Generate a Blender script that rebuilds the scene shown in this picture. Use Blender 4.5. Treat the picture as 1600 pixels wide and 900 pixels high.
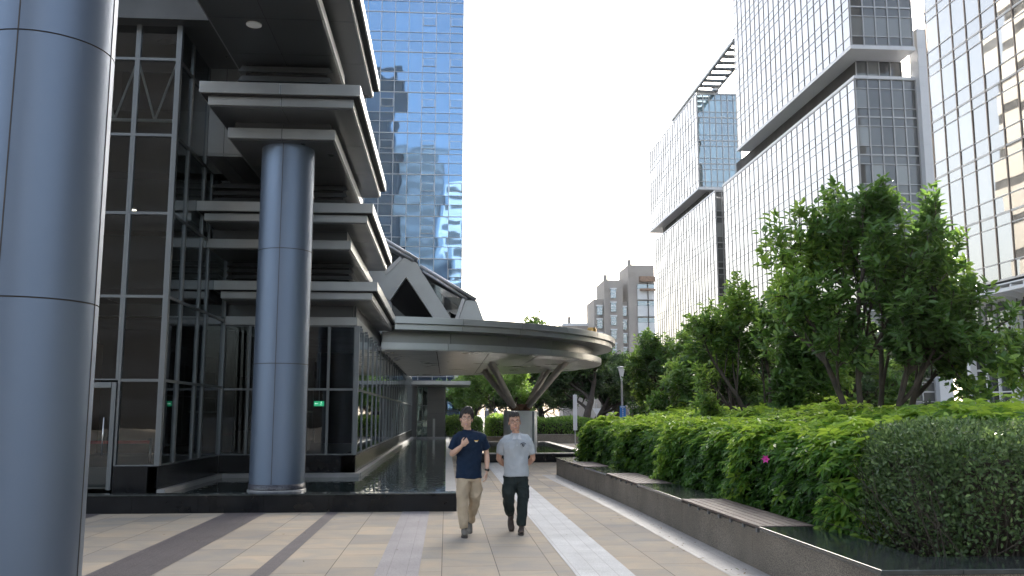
import bpy, math, random
import numpy as np
from mathutils import Vector, Matrix, Euler
R=math.radians
for o in list(bpy.data.objects): bpy.data.objects.remove(o)
scene=bpy.context.scene; COL=scene.collection
# ---------------------------------------------------------------- camera, sky, sun, exposure
cam=bpy.data.cameras.new('camera'); camo=bpy.data.objects.new('camera',cam); COL.objects.link(camo)
cam.sensor_width=36; cam.lens=36*1405/1600; cam.clip_start=.1; cam.clip_end=6000
camo.location=(0,0,1.65); camo.rotation_euler=(R(90+8.02),0,-R(4.15)); scene.camera=camo
SUN_EL,SUN_AZ=25.0,29.5
w=bpy.data.worlds.new('World'); scene.world=w; w.use_nodes=True
nt=w.node_tree; bg=nt.nodes['Background']
sky=nt.nodes.new('ShaderNodeTexSky'); sky.sky_type='NISHITA'; sky.sun_disc=False
sky.sun_elevation=R(SUN_EL); sky.sun_rotation=R(SUN_AZ); sky.air_density=1.2; sky.dust_density=4.5; sky.ozone_density=1.4
hs=nt.nodes.new('ShaderNodeHueSaturation'); hs.inputs['Saturation'].default_value=.58
nt.links.new(sky.outputs[0],hs.inputs['Color']); nt.links.new(hs.outputs[0],bg.inputs[0]); bg.inputs[1].default_value=.125
sl=bpy.data.lights.new('sun','SUN'); sl.energy=3.4; sl.angle=R(.6); sl.color=(1,.93,.82)
so=bpy.data.objects.new('sun',sl); COL.objects.link(so)
sd=Vector((math.sin(R(SUN_AZ))*math.cos(R(SUN_EL)),math.cos(R(SUN_AZ))*math.cos(R(SUN_EL)),math.sin(R(SUN_EL))))
so.rotation_euler=sd.to_track_quat('Z','Y').to_euler(); so.location=(30,60,60)
scene.view_settings.view_transform='Standard'; scene.view_settings.look='None'
scene.view_settings.exposure=2.25; scene.view_settings.gamma=1
scene.render.engine='CYCLES'
scene.cycles.max_bounces=8; scene.cycles.transparent_max_bounces=12
# ---------------------------------------------------------------- helpers
def tag(o,label=None,cat=None,group=None,kind=None):
    if label: o['label']=label
    if cat: o['category']=cat
    if group: o['group']=group
    if kind: o['kind']=kind
    return o
def empty(name,loc=(0,0,0),rz=0,**k):
    o=bpy.data.objects.new(name,None); COL.objects.link(o); o.location=loc; o.rotation_euler=(0,0,rz)
    o.empty_display_size=.3
    return tag(o,**k)
class MB:
    def __init__(s): s.v=[]; s.f=[]; s.m=[]; s.sm=[]
    def add(s,vs,fs,mi=0,smooth=False):
        b=len(s.v); s.v+= [tuple(v) for v in vs]
        for f in fs: s.f.append([b+i for i in f]); s.m.append(mi); s.sm.append(smooth)
    def box(s,x0,x1,y0,y1,z0,z1,mi=0):
        s.add([(x0,y0,z0),(x1,y0,z0),(x1,y1,z0),(x0,y1,z0),(x0,y0,z1),(x1,y0,z1),(x1,y1,z1),(x0,y1,z1)],
              [(0,3,2,1),(4,5,6,7),(0,1,5,4),(1,2,6,5),(2,3,7,6),(3,0,4,7)],mi)
    def prism(s,poly,z0,z1,mi=0):
        n=len(poly)
        s.add([(x,y,z0) for x,y in poly]+[(x,y,z1) for x,y in poly],
              [list(range(n))[::-1],list(range(n,2*n))]+[(i,(i+1)%n,n+(i+1)%n,n+i) for i in range(n)],mi)
    def plate(s,poly,y0,y1,mi=0):            # polygon in x,z extruded along y
        n=len(poly)
        s.add([(x,y0,z) for x,z in poly]+[(x,y1,z) for x,z in poly],
              [list(range(n)),list(range(n,2*n))[::-1]]+[(i,n+i,n+(i+1)%n,(i+1)%n) for i in range(n)],mi)
    def bar(s,p,q,w,h=None,mi=0):
        h=h or w; p=Vector(p); q=Vector(q); d=(q-p).normalized()
        u=d.cross(Vector((0,0,1)));
        if u.length<1e-3: u=Vector((1,0,0))
        u.normalize(); t=u.cross(d); vs=[]
        for c in (p,q):
            for a,b in ((-1,-1),(1,-1),(1,1),(-1,1)): vs.append(c+u*a*w/2+t*b*h/2)
        s.add(vs,[(0,1,2,3),(7,6,5,4),(0,4,5,1),(1,5,6,2),(2,6,7,3),(3,7,4,0)],mi)
    def tube(s,pts,rad,n=8,mi=0,smooth=True,cap=True):
        pts=[Vector(p) for p in pts]; k=len(pts)
        if not hasattr(rad,'__len__'): rad=[rad]*k
        rings=[]; u=None
        for i in range(k):
            d=(pts[min(i+1,k-1)]-pts[max(i-1,0)]).normalized()
            if u is None: u=d.orthogonal().normalized()
            else:
                u=(u-d*u.dot(d)); u=u.normalized() if u.length>1e-6 else d.orthogonal().normalized()
            t=d.cross(u); r=rad[i]
            rx,ry=(r if hasattr(r,'__len__') else (r,r))
            rings.append([pts[i]+u*math.cos(2*math.pi*j/n)*rx+t*math.sin(2*math.pi*j/n)*ry for j in range(n)])
        vs=[v for r in rings for v in r]
        fs=[(i*n+j,i*n+(j+1)%n,(i+1)*n+(j+1)%n,(i+1)*n+j) for i in range(k-1) for j in range(n)]
        if cap: fs+= [list(range(n))[::-1],[(k-1)*n+j for j in range(n)]]
        s.add(vs,fs,mi,smooth)
    def lathe(s,prof,cx,cy,n=48,mi=0,smooth=True,cap=True):
        k=len(prof)
        vs=[(cx+r*math.cos(2*math.pi*j/n),cy+r*math.sin(2*math.pi*j/n),z) for r,z in prof for j in range(n)]
        fs=[(i*n+j,i*n+(j+1)%n,(i+1)*n+(j+1)%n,(i+1)*n+j) for i in range(k-1) for j in range(n)]
        s.add(vs,fs,mi,smooth)
        if cap: s.add(vs[:n],[list(range(n))[::-1]],mi); s.add(vs[-n:],[list(range(n))],mi)
    def ellipsoid(s,c,r,n=16,m=10,mi=0,rot=None):
        vs=[]; c=Vector(c)
        for i in range(m+1):
            a=math.pi*i/m
            for j in range(n):
                b=2*math.pi*j/n
                p=Vector((r[0]*math.sin(a)*math.cos(b),r[1]*math.sin(a)*math.sin(b),-r[2]*math.cos(a)))
                if rot: p=rot@p
                vs.append(c+p)
        fs=[(i*n+j,i*n+(j+1)%n,(i+1)*n+(j+1)%n,(i+1)*n+j) for i in range(m) for j in range(n)]
        s.add(vs,fs,mi,True)
    def panels(s,x0,x1,y0,y1,z0,z1,nx,ny,nz=1,gap=.012,mi=0,core=1):
        i=.012
        s.box(x0+i,x1-i,y0+i,y1-i,z0+i,z1-i,core); g=gap/2
        for a in range(nx):
            for b in range(ny):
                for c in range(nz):
                    s.box(x0+(x1-x0)*a/nx+(g if a else 0),x0+(x1-x0)*(a+1)/nx-(g if a<nx-1 else 0),
                          y0+(y1-y0)*b/ny+(g if b else 0),y0+(y1-y0)*(b+1)/ny-(g if b<ny-1 else 0),
                          z0+(z1-z0)*c/nz+(g if c else 0),z0+(z1-z0)*(c+1)/nz-(g if c<nz-1 else 0),mi)
    def build(s,name,mats,parent=None,bevel=0,**k):
        me=bpy.data.meshes.new(name); me.from_pydata(s.v,[],s.f)
        if not isinstance(mats,(list,tuple)): mats=[mats]
        for m in mats: me.materials.append(m)
        me.polygons.foreach_set('material_index',s.m); me.polygons.foreach_set('use_smooth',s.sm); me.update()
        o=bpy.data.objects.new(name,me); COL.objects.link(o)
        if parent: o.parent=parent; o.matrix_parent_inverse=Matrix.Translation(-Vector(parent.location)) if parent.type=='EMPTY' and parent.rotation_euler.z==0 else Matrix.Identity(4)
        if bevel:
            b=o.modifiers.new('bevel','BEVEL'); b.width=bevel; b.segments=2; b.limit_method='ANGLE'
        return tag(o,**k)
# parents with a location: vertices are given in world space, the inverse above keeps them there
def copy_tree(o,parent=None):
    c=o.copy(); COL.objects.link(c)
    if parent: c.parent=parent
    for ch in [x for x in bpy.data.objects if x.parent==o and x!=c]: copy_tree(ch,c)
    return c
# ---------------------------------------------------------------- materials
def nodes(m): return m.node_tree.nodes,m.node_tree.links
def mat(name,col,rough=.5,metal=0,spec=.5,var=0,vscale=3,bump=0,bscale=40,coat=0,stretch=None):
    m=bpy.data.materials.new(name); m.use_nodes=True; N,L=nodes(m); b=N['Principled BSDF']
    b.inputs['Base Color'].default_value=(*col,1); b.inputs['Roughness'].default_value=rough
    b.inputs['Metallic'].default_value=metal; b.inputs['Specular IOR Level'].default_value=spec
    if coat: b.inputs['Coat Weight'].default_value=coat; b.inputs['Coat Roughness'].default_value=.1
    if var or bump:
        g=N.new('ShaderNodeNewGeometry'); mp=N.new('ShaderNodeMapping'); L.new(g.outputs['Position'],mp.inputs[0])
        if stretch: mp.inputs['Scale'].default_value=stretch
    if var:
        n=N.new('ShaderNodeTexNoise'); n.inputs['Scale'].default_value=vscale; n.inputs['Detail'].default_value=6; L.new(mp.outputs[0],n.inputs['Vector'])
        r=N.new('ShaderNodeValToRGB'); L.new(n.outputs[0],r.inputs[0])
        r.color_ramp.elements[0].position=.3; r.color_ramp.elements[1].position=.7
        r.color_ramp.elements[0].color=(*[c*(1-var) for c in col],1); r.color_ramp.elements[1].color=(*[min(1,c*(1+var)) for c in col],1)
        L.new(r.outputs[0],b.inputs['Base Color'])
        mr=N.new('ShaderNodeMapRange'); L.new(n.outputs[0],mr.inputs[0]); mr.inputs[1].default_value=.3; mr.inputs[2].default_value=.7
        mr.inputs[3].default_value=max(.02,rough*.85); mr.inputs[4].default_value=min(1,rough*1.2); L.new(mr.outputs[0],b.inputs['Roughness'])
    if bump:
        n=N.new('ShaderNodeTexNoise'); n.inputs['Scale'].default_value=bscale; n.inputs['Detail'].default_value=4; L.new(mp.outputs[0],n.inputs['Vector'])
        bp=N.new('ShaderNodeBump'); bp.inputs['Strength'].default_value=bump; bp.inputs['Distance'].default_value=.01; L.new(n.outputs[0],bp.inputs['Height']); L.new(bp.outputs[0],b.inputs['Normal'])
    return m
def speckle(name,c1,c2,scale=180,rough=.6,bump=.15,big=.25,c3=None,coat=0):
    m=bpy.data.materials.new(name); m.use_nodes=True; N,L=nodes(m); b=N['Principled BSDF']
    g=N.new('ShaderNodeNewGeometry'); n=N.new('ShaderNodeTexNoise'); n.inputs['Scale'].default_value=scale; n.inputs['Detail'].default_value=2
    L.new(g.outputs['Position'],n.inputs['Vector']); r=N.new('ShaderNodeValToRGB'); L.new(n.outputs[0],r.inputs[0])
    r.color_ramp.elements[0].position=.4; r.color_ramp.elements[0].color=(*c1,1); r.color_ramp.elements[1].position=.6; r.color_ramp.elements[1].color=(*c2,1)
    n2=N.new('ShaderNodeTexNoise'); n2.inputs['Scale'].default_value=1.7; n2.inputs['Detail'].default_value=7; L.new(g.outputs['Position'],n2.inputs['Vector'])
    mx=N.new('ShaderNodeMix'); mx.data_type='RGBA'; mx.blend_type='MULTIPLY'; mx.inputs[0].default_value=1
    r2=N.new('ShaderNodeValToRGB'); L.new(n2.outputs[0],r2.inputs[0]); r2.color_ramp.elements[0].position=.3; r2.color_ramp.elements[0].color=(1-big,)*3+(1,); r2.color_ramp.elements[1].position=.7
    L.new(r.outputs[0],mx.inputs[6]); L.new(r2.outputs[0],mx.inputs[7]); L.new(mx.outputs[2],b.inputs['Base Color'])
    b.inputs['Roughness'].default_value=rough
    if coat: b.inputs['Coat Weight'].default_value=coat; b.inputs['Coat Roughness'].default_value=.08
    bp=N.new('ShaderNodeBump'); bp.inputs['Strength'].default_value=bump; bp.inputs['Distance'].default_value=.004; L.new(n.outputs[0],bp.inputs['Height']); L.new(bp.outputs[0],b.inputs['Normal'])
    return m
def paving(name):
    m=bpy.data.materials.new(name); m.use_nodes=True; N,L=nodes(m); b=N['Principled BSDF']
    g=N.new('ShaderNodeNewGeometry'); mp=N.new('ShaderNodeMapping'); mp.inputs['Rotation'].default_value=(0,0,R(90)); mp.inputs['Location'].default_value=(0,.03,0)
    L.new(g.outputs['Position'],mp.inputs[0])
    def brick(bias,c1,c2,off=.37):
        k=N.new('ShaderNodeTexBrick'); k.offset=off; k.inputs['Scale'].default_value=1; k.inputs['Brick Width'].default_value=.9; k.inputs['Row Height'].default_value=.602
        k.inputs['Mortar Size'].default_value=.004; k.inputs['Mortar Smooth'].default_value=.1; k.inputs['Bias'].default_value=bias
        k.inputs['Color1'].default_value=(*c1,1); k.inputs['Color2'].default_value=(*c2,1); k.inputs['Mortar'].default_value=(.12,.11,.095,1); L.new(mp.outputs[0],k.inputs[0]); return k
    k=brick(0,(.40,.365,.32),(.55,.47,.375))
    n=N.new('ShaderNodeTexNoise'); n.inputs['Scale'].default_value=2.2; n.inputs['Detail'].default_value=8; n.inputs['Distortion'].default_value=.6; L.new(g.outputs['Position'],n.inputs['Vector'])
    r=N.new('ShaderNodeValToRGB'); L.new(n.outputs[0],r.inputs[0]); e=r.color_ramp.elements
    e[0].position=.32; e[0].color=(.84,.85,.86,1); e[1].position=.68; e[1].color=(1.08,1.0,.90,1)
    mx=N.new('ShaderNodeMix'); mx.data_type='RGBA'; mx.blend_type='MULTIPLY'; mx.inputs[0].default_value=1
    L.new(k.outputs[0],mx.inputs[6]); L.new(r.outputs[0],mx.inputs[7])
    n2=N.new('ShaderNodeTexNoise'); n2.inputs['Scale'].default_value=140; L.new(g.outputs['Position'],n2.inputs['Vector'])
    r3=N.new('ShaderNodeValToRGB'); L.new(n2.outputs[0],r3.inputs[0]); r3.color_ramp.elements[0].position=.35; r3.color_ramp.elements[0].color=(.82,.82,.82,1); r3.color_ramp.elements[1].position=.6
    m2=N.new('ShaderNodeMix'); m2.data_type='RGBA'; m2.blend_type='MULTIPLY'; m2.inputs[0].default_value=1; L.new(mx.outputs[2],m2.inputs[6]); L.new(r3.outputs[0],m2.inputs[7])
    n4=N.new('ShaderNodeTexNoise'); n4.inputs['Scale'].default_value=.35; n4.inputs['Detail'].default_value=5; L.new(g.outputs['Position'],n4.inputs['Vector'])
    r4=N.new('ShaderNodeValToRGB'); L.new(n4.outputs[0],r4.inputs[0]); r4.color_ramp.elements[0].position=.35; r4.color_ramp.elements[0].color=(.84,.85,.87,1); r4.color_ramp.elements[1].position=.62
    m3=N.new('ShaderNodeMix'); m3.data_type='RGBA'; m3.blend_type='MULTIPLY'; m3.inputs[0].default_value=1; L.new(m2.outputs[2],m3.inputs[6]); L.new(r4.outputs[0],m3.inputs[7])
    L.new(m3.outputs[2],b.inputs['Base Color']); mr=N.new('ShaderNodeMapRange'); L.new(n.outputs[0],mr.inputs[0]); mr.inputs[3].default_value=.7; mr.inputs[4].default_value=.95; b.inputs['Specular IOR Level'].default_value=.25; L.new(mr.outputs[0],b.inputs['Roughness'])
    bp=N.new('ShaderNodeBump'); bp.inputs['Strength'].default_value=.12; bp.inputs['Distance'].default_value=.004; L.new(n2.outputs[0],bp.inputs['Height']); L.new(bp.outputs[0],b.inputs['Normal'])
    return m
def striped(name,c1,c2,jl,rough=.55):       # granite stripe with cross joints every jl metres
    m=speckle(name,c1,c2,90,rough,.1,.2); N,L=nodes(m); b=N['Principled BSDF']
    src=b.inputs['Base Color'].links[0].from_socket
    g=N.new('ShaderNodeNewGeometry'); mp=N.new('ShaderNodeMapping'); mp.inputs['Rotation'].default_value=(0,0,R(90)); L.new(g.outputs['Position'],mp.inputs[0])
    k=N.new('ShaderNodeTexBrick'); k.offset=.5; k.inputs['Scale'].default_value=1; k.inputs['Brick Width'].default_value=jl; k.inputs['Row Height'].default_value=.2; k.inputs['Mortar Size'].default_value=.003
    k.inputs['Color1'].default_value=(.93,.93,.93,1); k.inputs['Color2'].default_value=(1,1,1,1); k.inputs['Mortar'].default_value=(.6,.58,.56,1); L.new(mp.outputs[0],k.inputs[0])
    mx=N.new('ShaderNodeMix'); mx.data_type='RGBA'; mx.blend_type='MULTIPLY'; mx.inputs[0].default_value=1
    L.new(src,mx.inputs[6]); L.new(k.outputs[0],mx.inputs[7]); L.new(mx.outputs[2],b.inputs['Base Color']); return m
def clearglass(name,tint,f0=.07,boost=1.0):
    m=bpy.data.materials.new(name); m.use_nodes=True; N,L=nodes(m); N.remove(N['Principled BSDF'])
    out=N['Material Output']; t=N.new('ShaderNodeBsdfTransparent'); t.inputs[0].default_value=(*tint,1)
    g=N.new('ShaderNodeBsdfGlossy'); g.inputs['Roughness'].default_value=.01; g.inputs[0].default_value=(.9,.95,1,1)
    fr=N.new('ShaderNodeFresnel'); fr.inputs[0].default_value=1.5; mr=N.new('ShaderNodeMapRange'); mr.inputs[3].default_value=f0; mr.inputs[4].default_value=boost; L.new(fr.outputs[0],mr.inputs[0])
    ge=N.new('ShaderNodeNewGeometry'); n=N.new('ShaderNodeTexNoise'); n.inputs['Scale'].default_value=1.3; L.new(ge.outputs['Position'],n.inputs['Vector'])
    bp=N.new('ShaderNodeBump'); bp.inputs['Strength'].default_value=.06; bp.inputs['Distance'].default_value=.02; L.new(n.outputs[0],bp.inputs['Height']); L.new(bp.outputs[0],g.inputs['Normal'])
    mx=N.new('ShaderNodeMixShader'); L.new(mr.outputs[0],mx.inputs[0]); L.new(t.outputs[0],mx.inputs[1]); L.new(g.outputs[0],mx.inputs[2]); L.new(mx.outputs[0],out.inputs[0]); return m
def facadeglass(name,col,refl,wave=.5,wscale=.35,f0=.25,dist=.05,rough=.02):
    m=bpy.data.materials.new(name); m.use_nodes=True; N,L=nodes(m); b=N['Principled BSDF']; out=N['Material Output']
    b.inputs['Base Color'].default_value=(*col,1); b.inputs['Roughness'].default_value=.5
    at=N.new('ShaderNodeAttribute'); at.attribute_name='rnd'; r=N.new('ShaderNodeValToRGB'); L.new(at.outputs['Fac'],r.inputs[0])
    r.color_ramp.interpolation='CONSTANT'; e=r.color_ramp.elements; e[0].color=(*[c*.5 for c in col],1); e[1].position=.35; e[1].color=(*col,1)
    x=e.new(.7); x.color=(*[min(1,c*1.7) for c in col],1); x=e.new(.88); x.color=(*[min(1,c*2.6+.02) for c in col],1); L.new(r.outputs[0],b.inputs['Base Color'])
    g=N.new('ShaderNodeBsdfGlossy'); g.inputs['Roughness'].default_value=rough; g.inputs[0].default_value=(*refl,1)
    lw=N.new('ShaderNodeFresnel'); lw.inputs[0].default_value=1.6; mr=N.new('ShaderNodeMapRange'); mr.inputs[1].default_value=.05; mr.inputs[2].default_value=.75; mr.inputs[3].default_value=f0; mr.inputs[4].default_value=1; L.new(lw.outputs[0],mr.inputs[0])
    ge=N.new('ShaderNodeNewGeometry'); n=N.new('ShaderNodeTexNoise'); n.inputs['Scale'].default_value=wscale; n.inputs['Detail'].default_value=1.5; L.new(ge.outputs['Position'],n.inputs['Vector'])
    bp=N.new('ShaderNodeBump'); bp.inputs['Strength'].default_value=wave; bp.inputs['Distance'].default_value=dist; L.new(n.outputs[0],bp.inputs['Height']); L.new(bp.outputs[0],g.inputs['Normal'])
    mx=N.new('ShaderNodeMixShader'); L.new(mr.outputs[0],mx.inputs[0]); L.new(b.outputs[0],mx.inputs[1]); L.new(g.outputs[0],mx.inputs[2]); L.new(mx.outputs[0],out.inputs[0]); return m
def leafmat(name,dark,mid,bright,trans=.35,rough=.35,spec=.5):
    m=bpy.data.materials.new(name); m.use_nodes=True; N,L=nodes(m); b=N['Principled BSDF']; out=N['Material Output']
    at=N.new('ShaderNodeAttribute'); at.attribute_name='rnd'; r=N.new('ShaderNodeValToRGB'); L.new(at.outputs['Fac'],r.inputs[0])
    e=r.color_ramp.elements; e[0].color=(*dark,1); e[1].color=(*bright,1); x=e.new(.55); x.color=(*mid,1)
    L.new(r.outputs[0],b.inputs['Base Color']); b.inputs['Roughness'].default_value=rough; b.inputs['Specular IOR Level'].default_value=spec
    t=N.new('ShaderNodeBsdfTranslucent'); hs=N.new('ShaderNodeHueSaturation'); hs.inputs['Value'].default_value=1.7; hs.inputs['Hue'].default_value=.485; L.new(r.outputs[0],hs.inputs['Color']); L.new(hs.outputs[0],t.inputs[0])
    mx=N.new('ShaderNodeMixShader'); mx.inputs[0].default_value=trans; L.new(b.outputs[0],mx.inputs[1]); L.new(t.outputs[0],mx.inputs[2]); L.new(mx.outputs[0],out.inputs[0]); return m
def emit(name,col,s):
    m=bpy.data.materials.new(name); m.use_nodes=True; b=nodes(m)[0]['Principled BSDF']; b.inputs['Base Color'].default_value=(*col,1)
    b.inputs['Emission Color'].default_value=(*col,1); b.inputs['Emission Strength'].default_value=s; return m
M={}
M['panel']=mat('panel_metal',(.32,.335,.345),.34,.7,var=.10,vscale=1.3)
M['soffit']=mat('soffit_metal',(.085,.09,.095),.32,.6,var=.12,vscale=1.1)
M['gap']=mat('panel_gap',(.02,.02,.022),.8)
M['column']=mat('column_metal',(.145,.185,.255),.44,.7,var=.06,vscale=1.2,stretch=(1,1,.3))
M['groove']=mat('groove',(.05,.042,.038),.7)
M['frame']=mat('frame_metal',(.17,.185,.20),.38,.7)
M['louvre']=mat('louvre_metal',(.14,.15,.155),.45,.6)
M['black']=mat('black_granite',(.008,.009,.011),.22,spec=.3,var=.25,vscale=3)
M['inner']=mat('interior_dark',(.016,.015,.014),.8,var=.3,vscale=1)
M['innerwood']=mat('interior_wood',(.20,.11,.06),.5,var=.3,vscale=2)
M['glass']=clearglass('window_glass',(.42,.47,.48),.035,1.0)
M['pave']=paving('paving_stone')
M['brown']=striped('brown_granite',(.11,.095,.095),(.20,.17,.165),.6)
M['mauve']=striped('mauve_granite',(.24,.215,.225),(.36,.33,.335),.6)
M['whitestone']=striped('white_granite',(.55,.54,.53),(.70,.69,.67),.9,.8)
M['palestone']=striped('pale_granite',(.34,.32,.31),(.46,.44,.42),.9)
M['granite']=speckle('speckled_granite',(.085,.068,.054),(.36,.31,.25),120,.6,.25,.35)
M['polished']=mat('polished_granite',(.035,.042,.042),.13,var=.4,vscale=9,coat=.4)
M['wood']=mat('weathered_wood',(.115,.085,.072),.55,var=.35,vscale=5,bump=.2,bscale=60,stretch=(12,1,1))
M['rim']=speckle('rim_granite',(.20,.20,.20),(.34,.34,.34),150,.35,.1,.2)
M['white']=mat('white_paint',(.72,.74,.76),.4)
M['clad']=mat('white_cladding',(.62,.63,.66),.45,.1,var=.05,vscale=.3)
M['fin']=mat('silver_fin',(.42,.42,.43),.4,.5)
M['darkfin']=mat('dark_fin',(.20,.19,.185),.5,.4)
M['bronze']=mat('bronze_mullion',(.20,.16,.135),.4,.6)
M['concrete']=mat('concrete_wall',(.30,.27,.245),.85,var=.12,vscale=.2,bump=.1,bscale=2)
M['tilewhite']=mat('white_tile',(.60,.61,.62),.5,var=.05,vscale=.5)
M['bark']=mat('bark',(.07,.055,.045),.9,var=.4,vscale=6,bump=.5,bscale=30)
M['soil']=mat('soil',(.03,.022,.016),.95,var=.4,vscale=8,bump=.5,bscale=30)
M['asphalt']=mat('asphalt',(.06,.06,.062),.85,var=.15,vscale=1,bump=.2,bscale=60)
M['grass']=mat('grass_ground',(.05,.09,.02),.9,var=.4,vscale=1.5,bump=.5,bscale=20)
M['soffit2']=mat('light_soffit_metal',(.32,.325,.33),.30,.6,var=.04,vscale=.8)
M['recess_shade']=mat('shaded_recess_metal',(.22,.225,.23),.35,.6)  # canopy recess metal, darker than the fascia to paint in its shadow
M['rust']=mat('rusty_steel',(.17,.09,.05),.8,var=.4,vscale=9)
M['strut']=mat('strut_metal',(.68,.64,.58),.45,.1,var=.15,vscale=3)
M['drumwhite']=mat('drum_white',(.88,.90,.92),.4,0,var=.04,vscale=1)
M['gold']=mat('gold_metal',(.45,.28,.10),.3,.9)
M['red']=mat('red_belt',(.55,.02,.02),.6)
M['chrome']=mat('steel',(.5,.5,.5),.25,.95)
M['blue']=mat('blue_banner',(.03,.18,.55),.5)
M['grout']=speckle('mosaic_tile',(.02,.02,.03),(.10,.10,.12),60,.3,.2,.2)
# ---------------------------------------------------------------- ground
def sheet(name,x0,x1,y0,y1,z,m,**k):
    b=MB(); b.add([(x0,y0,z),(x1,y0,z),(x1,y1,z),(x0,y1,z)],[(0,1,2,3)]); return b.build(name,m,**(k or dict(kind='structure')))
sheet('ground',-1500,1500,-1500,3000,-.03,M['asphalt'])
sheet('plaza',-60,33,-60,62,0,M['pave'])
sheet('lawn',3,30,62,120,-.012,M['grass'])
sheet('road',-1500,1500,124,138,-.02,M['asphalt'])
for nm,x0,x1,m in [('brown_stripe',-3.71,-3.03,'brown'),('thin_brown_stripe',-2.0,-1.81,'brown'),('mauve_stripe',-.73,-.27,'mauve')]:
    sheet(nm,x0,x1,-12,15.91,.004,M[m])
sheet('dark_stripe',-6.5,-5.75,-12,15.91,.004,M['brown'])
sheet('white_stripe',1.36,1.97,-12,31.7,.004,M['whitestone'])
# planter: outer edge runs gently curved along the walk, then turns right
def px(y): return float(np.interp(y,[6.9,9.5,12.8,15.6,18.35,20.6,22.8,25.2],[3.36,3.36,3.35,3.34,3.28,3.2,3.12,3.07]))
b=MB(); ys=np.linspace(6.5,25.2,40)
for a,c in zip(ys[:-1],ys[1:]):
    b.add([(px(a)-.42,a,.004),(px(a)+.05,a,.004),(px(c)+.05,c,.004),(px(c)-.42,c,.004)],[(0,1,2,3)])
b.build('pale_border_stripe',M['palestone'],kind='structure')
# ---------------------------------------------------------------- pools
def water(name,poly,z):
    m=bpy.data.materials.get('pool_water')
    if not m:
        m=bpy.data.materials.new('pool_water'); m.use_nodes=True; N,L=nodes(m); p=N['Principled BSDF']
        p.inputs['Base Color'].default_value=(.018,.028,.030,1); p.inputs['Roughness'].default_value=.015; p.inputs['IOR'].default_value=1.6; p.inputs['Specular IOR Level'].default_value=.8
        g=N.new('ShaderNodeNewGeometry'); mp=N.new('ShaderNodeMapping'); mp.inputs['Scale'].default_value=(1.3,.55,1); L.new(g.outputs['Position'],mp.inputs[0])
        n=N.new('ShaderNodeTexNoise'); n.inputs['Scale'].default_value=5; n.inputs['Detail'].default_value=2.5; L.new(mp.outputs[0],n.inputs['Vector'])
        bp=N.new('ShaderNodeBump'); bp.inputs['Strength'].default_value=.12; bp.inputs['Distance'].default_value=.05; L.new(n.outputs[0],bp.inputs['Height']); L.new(bp.outputs[0],p.inputs['Normal'])
    b=MB(); b.add([(x,y,z) for x,y in poly],[list(range(len(poly)))]); return b.build(name,m,kind='structure')
WZ=.23
water('pool_water',[(-14,16.15),(0,16.15),(0,55.6),(-14,55.6)],WZ)
pe=empty('pool_curb',(-3,16,0),label='black granite kerb of the long pool beside the glass hall, pale coping along the walk',cat='pool wall')
b=MB(); xs=np.linspace(-14,.2,14)
for a,c in zip(xs[:-1],xs[1:]): b.box(a+.003,c-.003,15.91,16.2,0,.285)
b.box(-14,.17,15.93,16.18,0,.27)
b.build('front_wall',M['black'],pe,bevel=.004)
b=MB()
for a,c in zip(xs[:-1],xs[1:]): b.box(a+.002,c-.002,15.89,16.22,.288,.315)
b.build('coping',M['polished'],pe,bevel=.006)
b=MB(); yy=np.linspace(16.23,55.8,30)
for a,c in zip(yy[:-1],yy[1:]): b.box(0,.2,a+.003,c-.003,0,.31)
b.box(-2.1,-.002,55.6,55.8,0,.31); b.build('side_coping',M['rim'],pe,bevel=.004)
# second pool with the drum in it
p2=empty('pool_curb',(3,38,0),label='low black kerb of the smaller pool round the white drum under the round canopy',cat='pool wall')
b=MB(); b.box(.95,5.15,31.8,32.05,0,.285); b.build('front_wall',M['black'],p2,bevel=.004)
b=MB(); b.box(.93,5.2,31.78,32.08,.287,.32); b.box(4.9,5.2,32.09,45,.05,.318); b.box(.93,1.2,32.09,45,.05,.318); b.box(.93,5.2,45.01,45.35,.05,.32); b.build('coping',M['rim'],p2,bevel=.004)
b=MB(); b.box(4.95,5.17,32.06,45,0,.049); b.build('side_wall',M['black'],p2)
water('small_pool_water',[(1.1,32),(5,32),(5,45.1),(1.1,45.1)],.22)
# ---------------------------------------------------------------- main glass hall
XG,XO=-2.13,-1.59
hall=empty('glass_hall',(-4,30,0),label='dark steel and glass hall with stacked overhanging eaves and round steel columns beside the pool',cat='building')
def level(xl,xr,y0,y1,zt,pl,pr,py0,py1,pz,pt,ny,front=True):
    nx=2
    b=MB(); b.panels(xl,xr,y0,y1,zt-.21,zt,nx,ny); b.box(xl+.03,xr-.03,y0+.03,y1-.03,zt-.228,zt-.212,1)
    b.panels(xl+.13,xr-.13,y0+.13,y1-.1,zt-.39,zt-.23,nx,ny)
    o=b.build('eave',[M['panel'],M['gap']],hall,bevel=.006)
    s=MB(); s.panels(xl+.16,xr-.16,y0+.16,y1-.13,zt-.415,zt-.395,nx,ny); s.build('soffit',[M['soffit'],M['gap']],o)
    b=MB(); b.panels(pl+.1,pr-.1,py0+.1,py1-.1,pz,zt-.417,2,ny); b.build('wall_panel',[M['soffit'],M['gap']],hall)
    b=MB(); b.panels(pl,pr,py0,py1,pz-pt,pz-.003,nx,ny); o=b.build('beam',[M['panel'],M['gap']],hall,bevel=.006)
    s=MB(); s.panels(pl+.04,pr-.04,py0+.04,py1-.04,pz-pt-.022,pz-pt-.003,nx,ny); s.build('soffit',[M['soffit'],M['gap']],o)
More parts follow.
